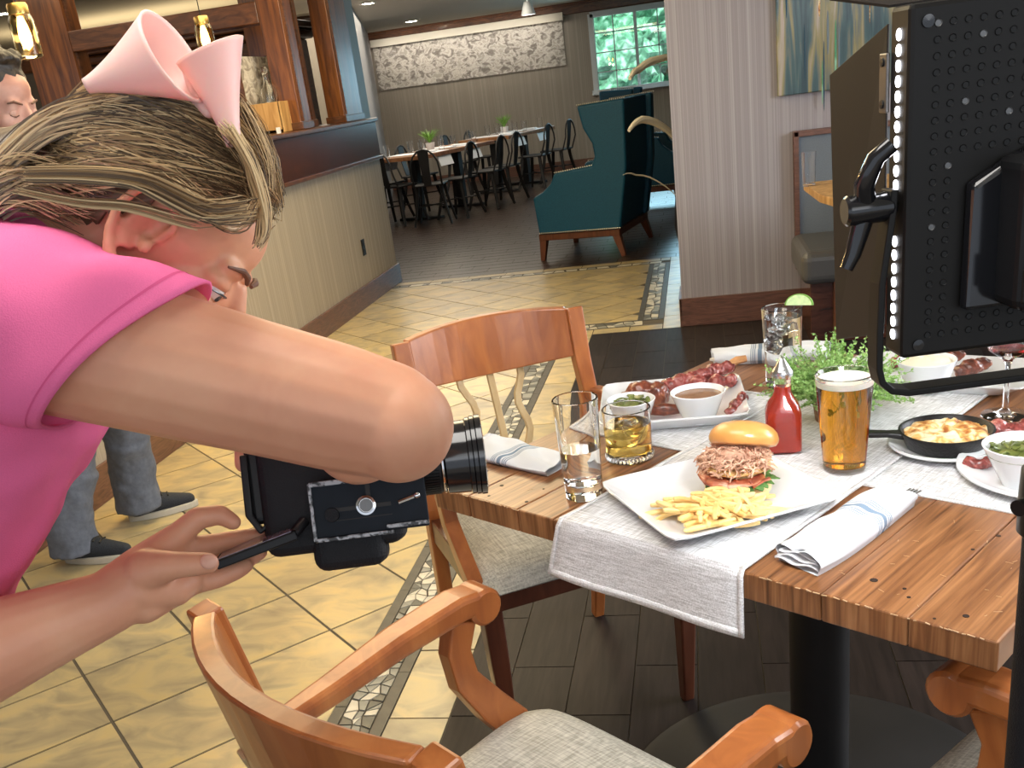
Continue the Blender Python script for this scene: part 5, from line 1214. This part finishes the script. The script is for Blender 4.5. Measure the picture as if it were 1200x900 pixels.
class Head:
    def __init__(s, O, f, sd, c, k=1.0): s.O, s.f, s.s, s.c, s.k = Vector(O), f, sd, c, k
    def __call__(s, a, b, c): return s.O+(s.f*a+s.s*b+s.c*c)*s.k
    def mat(s, a, b, c): return frame(s(a, b, c), s.f, s.s, s.c)
    def ball(s, mb, a, b, c, ra, rb=None, rc=None, nu=24, nv=16):
        rb = ra if rb is None else rb; rc = ra if rc is None else rc
        mb.ball((0, 0, 0), s.k, nu, nv, sc=(ra, rb, rc), mat=s.mat(a, b, c))
    def tube(s, mb, pts, rad, n=10): mb.tube([s(*p) for p in pts], [r*s.k for r in rad], n)
def build_head(mb, H, male=False, ear_sides=(1, -1)):
    H.ball(mb, -.010, 0, .034, .094, .075, .086)
    H.ball(mb, .036, 0, .046, .050, .057, .048)        # forehead
    H.ball(mb, .045, 0, -.012, .050, .054, .052)
    H.ball(mb, .050, 0, -.052, .042, .044, .040)
    H.ball(mb, .076, 0, -.082, .018, .020, .016)       # chin
    for s in (-1, 1):
        H.ball(mb, .076, s*.026, .028, .014, .020, .010)  # brow ridge
        H.ball(mb, .066, s*.036, -.018, .024, .024, .022)  # cheek
        H.ball(mb, .0725, s*.032, .0120, .0168, .016, .011)  # upper lid
        H.ball(mb, .0705, s*.032, -.0050, .0155, .015, .008)
        cone_ring(mb, H(.008, s*.058, -.045), .016*H.k, H(.060, s*.028, -.082), .016*H.k)
    H.tube(mb, [(.086, 0, .022), (.098, 0, .006), (.110, 0, -.014), (.112, 0, -.022)], [.008, .0085, .011, .010])
    for s in (-1, 1): H.ball(mb, .102, s*.011, -.022, .009, .008, .007)
    H.ball(mb, .092, 0, -.044, .010, .024, .007); H.ball(mb, .090, 0, -.054, .011, .020, .007)
    for s in ear_sides:
        eo = .009
        hp_ = [(.014, s*.066, .004), (.020, s*.075, .022), (.011, s*.084, .037), (-.005, s*.088, .039), (-.019, s*.091, .028), (-.022, s*.091, .007), (-.016, s*.087, -.014), (-.005, s*.082, -.030), (.008, s*.077, -.035), (.015, s*.075, -.022)]
        hp_ = [(p[0]+eo, p[1], p[2]) for p in hp_]; H.tube(mb, hp_, [.0040, .0042, .0045, .0046, .0048, .0046, .0048, .0062, .0070, .0052], 10)
        H.tube(mb, [(.008, s*.078, .022), (-.002, s*.081, .011), (-.002, s*.080, -.006), (.008, s*.077, -.018)], [.0035, .0042, .0042, .0045], 8)
        H.ball(mb, .020, s*.0715, -.006, .0060, .005, .008)      # tragus
        H.tube(mb, [(.002, s*.070, .022), (-.002, s*.070, 0), (.004, s*.070, -.020)], [.010, .011, .010], 10)

# ---- the photographer
f_ = (RT*.743-UP*.669+FW*.16).normalized(); c_ax = (RT*.669+UP*.743); c_ax = (c_ax-f_*c_ax.dot(f_)).normalized(); s_ = f_.cross(c_ax).normalized()
H1 = Head(atd(152, 262, .845)-s_*.078*.9, f_, s_, c_ax, .90)
ph = empty('person', (atd(-60, 430, .98).x, atd(-60, 430, .98).y, 0)); tag(ph, 'person in a pink shirt bending forward to photograph the table', 'person')
SH = atd(28, 385, .86); EL = atd(452, 492, .81)
body = MB(); build_head(body, H1, ear_sides=(1, -1))
neck0 = H1(-.030, 0, -.030); chest = atd(-60, 420, .98)
chain(body, [(neck0, .054), (atd(55, 315, .93), .056), (atd(-10, 370, .95), .075)])
# right arm: raised elbow, forearm folding back to the camera
def lerp3(a, b, t): return a.lerp(b, t)
chain(body, [(SH, .062), (lerp3(SH, EL, .35), .0575), (lerp3(SH, EL, .62), .0535), (lerp3(SH, EL, .85), .0515), (EL, .0475)])
body.ball(tuple(atd(466, 500, .805)), .0455, 20, 14)
body.ball(tuple(atd(420, 512, .84)), .040, 20, 14)
WR = atd(392, 486, 1.005)
chain(body, [(EL, .0455), (lerp3(EL, WR, .4), .043), (lerp3(EL, WR, .8), .030), (WR, .025)])
def hand_finger(mb, pts): chain(mb, pts)
# right hand closed over the camera grip (far side)
gp_ = [dc.matrix_world @ Vector(p) for p in ((-.075, .105, -.060), (-.045, .112, -.060), (-.020, .110, -.058))]
chain(body, [(WR, .026), (gp_[1], .024)]); chain(body, [(gp_[0], .018), (gp_[1], .020), (gp_[2], .018)])
for k in range(4):
    z = -.020-.022*k
    pp = [dc.matrix_world @ Vector(p) for p in ((-.035, .108, z-.004), (.008, .112, z), (.038, .098, z+.002), (.042, .074, z+.004))]
    chain(body, [(pp[0], .0105), (pp[1], .0095), (pp[2], .0088), (pp[3], .0078)])
pp = [dc.matrix_world @ Vector(p) for p in ((-.070, .105, -.060), (-.112, .085, -.060), (-.116, .055, -.058))]
chain(body, [(pp[0], .013), (pp[1], .010), (pp[2], .009)])
# left arm and hand
LS = atd(-45, 430, 1.14); LE = atd(-150, 818, .97); LW = atd(128, 706, .925)
chain(body, [(LS, .055), (LE, .046)]); chain(body, [(LE, .049), (lerp3(LE, LW, .35), .046), (lerp3(LE, LW, .75), .034), (LW, .0275)])
def PX(x, y, d): return atd(x, y, d)
R_ = lambda px, d=.92: px*d/FPX
chain(body, [(LW, .0275), (PX(172, 676, .925), .0285)])
# palm: fan of metacarpals
K = {'i': (206, 630, .925), 'm': (214, 645, .935), 'r': (222, 664, .94), 'p': (222, 684, .935)}
for n_, r0, r1 in (('i', 24, 16), ('m', 26, 17), ('r', 26, 17), ('p', 24, 15)):
    x, y, d = K[n_]; st_ = {'i': (160, 668), 'm': (160, 682), 'r': (165, 696), 'p': (168, 706)}[n_]
    chain(body, [(PX(st_[0], st_[1], .925), R_(r0)), (PX(x, y, d), R_(r1))])
chain(body, [(PX(165, 690, .915), R_(24)), (PX(205, 690, .92), R_(20)), (PX(222, 682, .925), R_(15))])
chain(body, [(PX(*K['i']), R_(15)), (PX(232, 607, .925), R_(13)), (PX(258, 603, .925), R_(11.5)), (PX(273, 612, .922), R_(9.5))])
chain(body, [(PX(*K['m']), R_(15)), (PX(256, 637, .945), R_(12.5)), (PX(288, 630, .95), R_(10.5)), (PX(312, 625, .95), R_(8))])
chain(body, [(PX(*K['r']), R_(15)), (PX(262, 664, .945), R_(12.5)), (PX(290, 655, .95), R_(11)), (PX(305, 647, .955), R_(9))])
chain(body, [(PX(*K['p']), R_(14)), (PX(256, 677, .935), R_(12)), (PX(278, 668, .937), R_(11)), (PX(288, 663, .94), R_(9))])
chain(body, [(PX(172, 668, .905), R_(24, .9)), (PX(205, 662, .885), R_(15, .9)), (PX(228, 661, .878), R_(13.5, .9)), (PX(244, 660, .875), R_(12, .9))])
fleshy(body, 'body', M['skin'], ph, .0024, 5)
# nails, moles
nl = MB(); nf = frame(PX(245, 658, .862), RT, UP, -FW); nl.ball((0, 0, 0), 1, 14, 10, sc=(.0075, .0066, .0030), mat=nf)
child(nl.build('thumb_nail', M['nail'], None, smooth=True), ph)
# eyes and brows
for sd in (1, -1):
    e_ = MB(); H1.ball(e_, .0762, sd*.0325, .0035, .0118, .0118, .0118); eb = child(e_.build('eyeball', M['eye'], None, smooth=True), ph)
    e_ = MB(); H1.ball(e_, .0862, sd*.0330, .0005, .0022, .0050, .0046); e_.build('iris', M['iris'], eb, smooth=True)
    e_ = MB(); H1.tube(e_, [(.0800, sd*.0450, .0030), (.0880, sd*.038, .0050), (.0905, sd*.030, .0050), (.0880, sd*.022, .0030)], [.0006, .0011, .0011, .0006], 8); e_.build('lash_line', M['iris'], eb, smooth=True)
    e_ = MB(); H1.tube(e_, [(.078, sd*.050, .028), (.0885, sd*.038, .034), (.0925, sd*.026, .032), (.0935, sd*.014, .027)], [.0012, .0028, .0032, .0020], 8); child(e_.build('eyebrow', M['brow'], None, smooth=True), ph)
e_ = MB(); H1.tube(e_, [(.095, -.020, -.049), (.1025, 0, -.0475), (.095, .020, -.049)], [.002, .0055, .002], 8); child(e_.build('lips', M['lip'], None, smooth=True), ph)
# shirt
shirt = MB()
chain(shirt, [(atd(60, 330, .93), .066), (atd(0, 385, .95), .100), (atd(-95, 432, .985), .150)])
chain(shirt, [(SH+FW*.02, .060), (chest, .125)]); chain(shirt, [(LS, .085), (chest, .14)])
chain(shirt, [(atd(-98, 440, .985), .153), (atd(-195, 640, 1.05), .148), (atd(-330, 800, 1.15), .160)])
chain(shirt, [(LS, .075), (lerp3(LS, LE, .35), .064)])
fleshy(shirt, 'shirt', M['pink'], ph, .0055, 9, (.013, .06))
# sleeve around the raised arm, hem slanting back under the arm
axm = (EL-SH).normalized(); upn = (UP-axm*UP.dot(axm)).normalized(); sdn = axm.cross(upn)
def sleeve(u, v):
    a = 2*PI*u; top = (math.cos(a)+1)/2
    near = -math.sin(a)*(1 if sdn.dot(FW) > 0 else -1)
    end = .034+.092*top**1.0
    s = -.06+v*(end+.06); r = .0780-.0065*v-.045*max(0, s-.05)*(1-.3*top)+.0026*math.sin(a*5+s*60)*v+.002*math.sin(s*90+a*2)
    return SH+axm*s+(upn*math.cos(a)+sdn*math.sin(a))*r
child(MB().grid(72, 26, sleeve, closeu=True).build('sleeve', M['pink'], None, smooth=True, solid=.003), ph)
hm = MB(); hm.grid(72, 3, lambda u, v: sleeve(u, .90+v*.012)+(upn*math.cos(2*PI*u)+sdn*math.sin(2*PI*u))*.0019, closeu=True)
child(hm.build('sleeve_hem_stitch', plain('pink_stitch', (.70, .09, .24), .9), None, smooth=True), ph)
# trousers and shoes (below the frame)
HPp = atd(-350, 800, 1.16); tr = MB()
for sd in (-1, 1):
    fx = HPp.x-.12+.02*sd; fy = HPp.y+sd*.10
    chain(tr, [(HPp+Vector((0, sd*.08, -.02)), .12), (Vector((HPp.x-.02, fy, .48)), .075), (Vector((fx, fy, .10)), .055)])
    sh_ = MB(); chain(sh_, [(Vector((fx-.03, fy, .045)), .042), (Vector((fx+.15, fy, .035)), .034)]); fleshy(sh_, 'shoe', M['shoe'], ph, .008, 2)
fleshy(tr, 'trousers', M['trouser'], ph, .010, 6)
mo = MB()
for (x, y, r) in ((281, 389, 1.6), (271, 432, 2.2), (289, 438, 1.4), (320, 481, 1.5), (310, 445, 1.2), (130, 240, 1)):
    pass
# hair
CC = Vector((-.010, 0, .033)); RA = (.094, .079, .092)
def onhead(d, ex=0.0):  # d: unit (f,s,c)
    k = 1/math.sqrt((d[0]/RA[0])**2+(d[1]/RA[1])**2+(d[2]/RA[2])**2)+ex
    return Vector((CC.x+d[0]*k, CC.y+d[1]*k, CC.z+d[2]*k))
def hairline(f, s=0):
    if f > .015: return .040+(f-.015)*.62
    return .040+(f-.015)*1.45
cap = MB(); v = []; nu, nv = 64, 40
for j in range(nv+1):
    t = PI*j/nv
    for i in range(nu):
        a = 2*PI*i/nu; d = (math.cos(t), math.sin(t)*math.sin(a), math.sin(t)*math.cos(a)); v.append(onhead(d))
f = []
for j in range(nv):
    for i in range(nu):
        q = (j*nu+i, j*nu+(i+1) % nu, (j+1)*nu+(i+1) % nu, (j+1)*nu+i); c = sum((v[k] for k in q), Vector())/4
        if c.z > hairline(c.x, c.y)+.004 and c.x < .070: f.append(q)
cap.add([H1(*p) for p in v], f)
bun = MB()
cpb = MB()
hcap = child(cap.build('hair_cap', M['hairbase'], None, smooth=True, solid=.004), ph)
G = Vector((-.112, .018, -.030))
bunp = H1(*G)
bm_ = MB()
chain(bm_, [(H1(-.085, .01, .000), .040), (H1(-.115, .012, -.030), .036), (H1(-.140, .01, -.060), .034), (H1(-.150, .0, -.085), .020)])
fleshy(bm_, 'hair_twist', M['hairbase'], ph, .004, 4, (.008, .02))
sets = {'d': MB(), 'm': MB(), 'l': MB()}
rr = random.Random(77)
def ribbon(mb, pts, r):
    P = [Vector(p) for p in pts]; n = len(P); v = []
    for i, p in enumerate(P):
        t = (P[min(i+1, n-1)]-P[max(i-1, 0)]); t = t.normalized() if t.length > 1e-9 else Vector((1, 0, 0)); w = FW; sd = t.cross(w); sd = sd.normalized() if sd.length > 1e-6 else Vector((0, 0, 1)); up_ = sd.cross(t); rad = r*(.35+.65*math.sin(PI*(i+.6)/(n+.2)))
        v += [p+sd*rad, p-sd*rad*.5+up_*rad*.85, p-sd*rad*.5-up_*rad*.85]
    mb.add(v, [(i*3+k, i*3+(k+1) % 3, (i+1)*3+(k+1) % 3, (i+1)*3+k) for i in range(n-1) for k in range(3)])
for k in range(9000):
    # start on the scalp, denser near the front hairline and the visible side
    for _ in range(20):
        t = rr.uniform(.62, 2.2); a = rr.gauss(.9, .9)
        d = Vector((math.cos(t), math.sin(t)*math.sin(a), math.sin(t)*math.cos(a))); p = onhead(d)
        if p.z > hairline(p.x)+.002 and p.x < .060: break
    else: continue
    ge = Vector((G.x+rr.uniform(-.02, .02), G.y+rr.uniform(-.025, .03), G.z+rr.uniform(-.03, .035)))
    de = (ge-CC).normalized(); ds = d.normalized(); ang = math.acos(max(-1, min(1, ds.dot(de))))
    if ang < .25: continue
    ex = rr.uniform(.003, .014); lift = rr.uniform(0, .012); sw = rr.uniform(-.010, .010); ph0 = rr.uniform(0, 6); clump = noise.noise(Vector((a*3.0, t*3.0, 1)))
    pts = []; raw = []; n_ = 11
    for i in range(n_):
        s = i/(n_-1); w0 = math.sin((1-s)*ang)/math.sin(ang); w1 = math.sin(s*ang)/math.sin(ang); dd = (ds*w0+de*w1).normalized()
        q = onhead(dd, ex+lift*math.sin(PI*s)+.004*clump)
        if s > .8: q = q.lerp(ge, (s-.8)*5*.9)
        q += Vector((0, 0, 1))*(sw*math.sin(PI*s)+.0022*math.sin(s*8+ph0+clump*4))
        raw.append(q); pts.append(H1(*q))
    if any((-.024 < z_.x < .034 and -.045 < z_.z < .028 and z_.y > .04) for z_ in raw): continue
    c = 'd' if clump < -.12 and rr.random() < .75 else rr.choices('dml', (3, 5, 3))[0]
    ribbon(sets[c], pts, rr.uniform(.00028, .0008))
def pxstrand(pl, d, n, spread, rad=(.0004, .0009), cs='dml', wts=(2, 4, 4)):
    for k in range(n):
        ox, oy, od = rr.gauss(0, spread), rr.gauss(0, spread), rr.uniform(-.02, .02); P = []
        q = [(x+ox*(1-.5*i/len(pl))+rr.gauss(0, 1), y+oy*(1-.5*i/len(pl))) for i, (x, y) in enumerate(pl)]
        for i in range(len(q)-1):
            for s in (0, .33, .66):
                a0__ = q[max(i-1, 0)]; b0__ = q[i]; c0__ = q[i+1]; d0__ = q[min(i+2, len(q)-1)]
                f1 = lambda A, B, C_, D_: .5*((2*B)+(C_-A)*s+(2*A-5*B+4*C_-D_)*s*s+(3*B-A-3*C_+D_)*s**3)
                P.append(atd(f1(a0__[0], b0__[0], c0__[0], d0__[0]), f1(a0__[1], b0__[1], c0__[1], d0__[1]), d+od))
        P.append(atd(q[-1][0], q[-1][1], d+od)); ribbon(sets[rr.choices(cs, wts)[0]], P, rr.uniform(*rad))
pxstrand([(262, 150), (288, 180), (300, 215), (308, 248), (308, 275), (303, 286)], .83, 130, 5)
pxstrand([(270, 150), (294, 190), (309, 235), (311, 268), (306, 284)], .82, 60, 3, wts=(1, 3, 6))
pxstrand([(205, 215), (235, 240), (262, 262), (285, 262), (298, 240)], .80, 40, 6, wts=(3, 5, 1))
pxstrand([(232, 262), (200, 254), (172, 246), (140, 240), (90, 236), (20, 222)], .765, 16, 4, wts=(2, 5, 4))
pxstrand([(285, 245), (245, 248), (205, 230), (165, 212), (100, 205), (30, 205)], .765, 110, 8, wts=(3, 5, 3))
pxstrand([(285, 120), (302, 150), (318, 190), (320, 225)], .86, 16, 5, (.0002, .0004), wts=(1, 4, 4))
pxstrand([(80, 230), (40, 215), (5, 220), (-30, 250), (-60, 300)], .86, 220, 16, wts=(4, 4, 3))
pxstrand([(120, 130), (70, 140), (30, 165), (-10, 205), (-50, 250)], .88, 260, 9, wts=(2, 4, 4))
for c, nm, mk in (('d', 'dark_hair_strands', 'hair_d'), ('m', 'blonde_hair_strands', 'hair_m'), ('l', 'light_hair_strands', 'hair_l')):
    child(sets[c].build(nm, M[mk], None, smooth=True), ph)['kind'] = 'stuff'
# pink hair clip: two flared cones meeting in a saddle
cl = empty('hair_clip', tuple(H1(.02, .0, .14))); tag(cl, 'pale pink flared hair clip on top of the bent head', 'hair clip')
def petal(ap, apd, apr, mc, mcd, maj, mnr, mnd, curve, nm, lip=0):
    A = atd(*ap, apd); Mc = atd(*mc, mcd)
    mj = (RT*maj[0]-UP*maj[1])*(mcd/FPX); mn = (RT*mnr[0]-UP*mnr[1])*(mcd/FPX)+FW*mnd
    a_m = mj.normalized()*apr; a_n = (FW*apr)
    def fn(u, v):
        a = 2*PI*u; w = v**curve; c = A.lerp(Mc, v)
        return c+(a_m.lerp(mj, w))*math.cos(a)+(a_n.lerp(mn, w))*math.sin(a)
    return child(MB().grid(48, 24, fn, closeu=True).build(nm, M['pinkclip'], None, smooth=True, solid=.0022), cl)
petal((101, 101), .855, .0045, (205, 66), .845, (-21, -45), (15, -4), .026, 1.25, 'clip_petal')
petal((274, 168), .825, .0050, (246, 58), .845, (32, -15), (0, -11), .022, 1.35, 'clip_petal')
sd_m = MB(); chain(sd_m, [(atd(222, 84, .865), .006), (atd(236, 112, .85), .009), (atd(244, 130, .84), .005)]); child(sd_m.build('clip_hinge', M['pinkclip'], None, smooth=True), cl)
# bracelet of tiny gold beads is not modelled

# ---- the older person behind
hx = atd(-6, 124, 3.25); f2 = Vector((.93, -.12, -.34)).normalized(); s2 = f2.cross(Vector((0, 0, 1))).normalized(); c2 = s2.cross(f2).normalized()
H2 = Head(hx, f2, s2, c2, 1.12)
p2 = empty('person', (-2.12, 3.05, 0)); tag(p2, 'older person in grey trousers and dark shoes standing by the bar wall', 'person')
b2 = MB(); build_head(b2, H2)
nb = Vector((hx.x-.06, hx.y+.0, hx.z-.20)); chain(b2, [(H2(-.02, 0, -.04), .055), (nb, .060)])
hipz = .92; hip = Vector((-2.16, 3.04, hipz))
for sd, hand in ((-1, Vector((-2.02, 2.80, .86))), (1, Vector((-2.02, 3.28, .86)))):
    sh = Vector((nb.x-.02, nb.y+sd*.19, nb.z-.07)); el = Vector((sh.x-.04, sh.y+sd*.05, sh.z-.29)); chain(b2, [(sh, .05), (el, .040), (hand, .026)])
    for k in range(4): chain(b2, [(hand, .020), (hand+Vector((.02+.004*k, (k-1.5)*.018, -.055)), .009), (hand+Vector((.028, (k-1.5)*.016, -.095+.006*abs(k-1.5))), .0075)])
    chain(b2, [(hand, .018), (hand+Vector((.035, -sd*.02, -.04)), .010), (hand+Vector((.040, -sd*.025, -.065)), .008)])
fleshy(b2, 'body', M['skin2'], p2, .0065, 3)
for sd in (1, -1):
    e_ = MB(); H2.ball(e_, .0790, sd*.0325, .004, .0118, .0118, .0118); child(e_.build('eyeball', M['skin2'], None, smooth=True), p2)
    e_ = MB(); H2.tube(e_, [(.082, sd*.044, .000), (.0895, sd*.033, -.003), (.0885, sd*.022, .000)], [.0012, .002, .0012], 6); child(e_.build('lash_line', M['brow'], None, smooth=True), p2)
    e_ = MB(); H2.tube(e_, [(.078, sd*.050, .026), (.088, sd*.038, .032), (.093, sd*.016, .026)], [.0015, .003, .0022], 6); child(e_.build('eyebrow', M['brow'], None, smooth=True), p2)
e_ = MB(); H2.tube(e_, [(.094, -.022, -.050), (.1015, 0, -.0475), (.094, .022, -.050)], [.002, .0045, .002], 8); child(e_.build('lips', M['lip'], None, smooth=True), p2)
h2 = MB(); H2.ball(h2, -.026, 0, .052, .098, .084, .088); H2.ball(h2, -.05, 0, .01, .070, .078, .07)
for k in range(46):
    a = rr.uniform(-1.9, 1.9); t = rr.uniform(.80, 2.0); d = (math.cos(t), math.sin(t)*math.sin(a), math.sin(t)*math.cos(a)); q = onhead(d, .004); H2.ball(h2, q.x-.010, q.y, q.z+.012, .018, .018, .015, 10, 8)
fleshy(h2, 'hair', M['hairman'], p2, .006, 2, (.010, .02))
sh2 = MB(); chain(sh2, [(nb+Vector((-.01, 0, -.03)), .075), (Vector((nb.x-.02, nb.y, nb.z-.16)), .14), (Vector((hip.x+.02, hip.y, 1.10)), .155), (hip, .15)])
for sd in (-1, 1):
    sh = Vector((nb.x-.02, nb.y+sd*.19, nb.z-.07)); el = Vector((sh.x-.04, sh.y+sd*.05, sh.z-.29)); chain(sh2, [(Vector((nb.x, nb.y+sd*.05, nb.z-.06)), .08), (sh, .068), (el, .056)])
fleshy(sh2, 'shirt', M['check'], p2, .012, 5)
cl2 = MB(); chain(cl2, [(nb+Vector((.03, -.06, .01)), .022), (nb+Vector((.07, 0, -.02)), .020), (nb+Vector((.03, .06, .01)), .022)]); fleshy(cl2, 'collar', M['check'], p2, .006, 2)
t2 = MB()
fa, fb = atz(92, 640, .06), atz(168, 590, .06)
for sd, ft, kn in ((-1, fa, None), (1, fb, None)):
    hp2 = hip+Vector((0, sd*.09, -.03)); knee = hp2.lerp(ft, .52)+Vector((.05, 0, 0)); chain(t2, [(hp2, .125), (knee, .085), (Vector((ft.x, ft.y, .16)), .076)]); t2.tube([knee.lerp(Vector((ft.x, ft.y, .05)), .3), Vector((ft.x-.01, ft.y, .20)), Vector((ft.x-.015, ft.y, .045))], [.083, .080, .088], 24)
fleshy(t2, 'trousers', M['trouser'], p2, .008, 3, (.020, .07))
for ft, tip in ((fa, atz(134, 655, 0)), (fb, atz(222, 594, 0))):
    d = (tip-Vector((ft.x, ft.y, 0))).normalized(); b0_ = Vector((ft.x, ft.y, 0))-d*.07; b1_ = b0_+d*.27; sdv = Vector((-d.y, d.x, 0))
    so2 = MB(); n = 28; outl = []
    for i in range(n):
        a = 2*PI*i/n; L_ = math.cos(a); w = .040+.008*L_; outl.append(b0_.lerp(b1_, .5)+d*(.132*L_)+sdv*(w*math.sin(a)*(1-.15*abs(L_))))
    so2.add(outl+[p+Vector((0, 0, .026)) for p in outl], [tuple(range(n-1, -1, -1)), tuple(range(n, 2*n))]+[(i, (i+1) % n, n+(i+1) % n, n+i) for i in range(n)])
    child(so2.build('shoe_sole', M['sole'], None, bevel=.004), p2)
    s3 = MB(); chain(s3, [(b0_+d*.045+Vector((0, 0, .055)), .042), (b0_+d*.12+Vector((0, 0, .052)), .040), (b0_+d*.20+Vector((0, 0, .038)), .030), (b0_+d*.235+Vector((0, 0, .034)), .024)]); fleshy(s3, 'shoe', M['shoe'], p2, .006, 2)
    s4 = MB()
    for k in range(3): p = b0_+d*(.12+.022*k)+Vector((0, 0, .088-.006*k)); s4.tube([p-sdv*.022, p+Vector((0, 0, .006)), p+sdv*.022], .003, 6)
    child(s4.build('laces', M['iron'], None, smooth=True), p2)
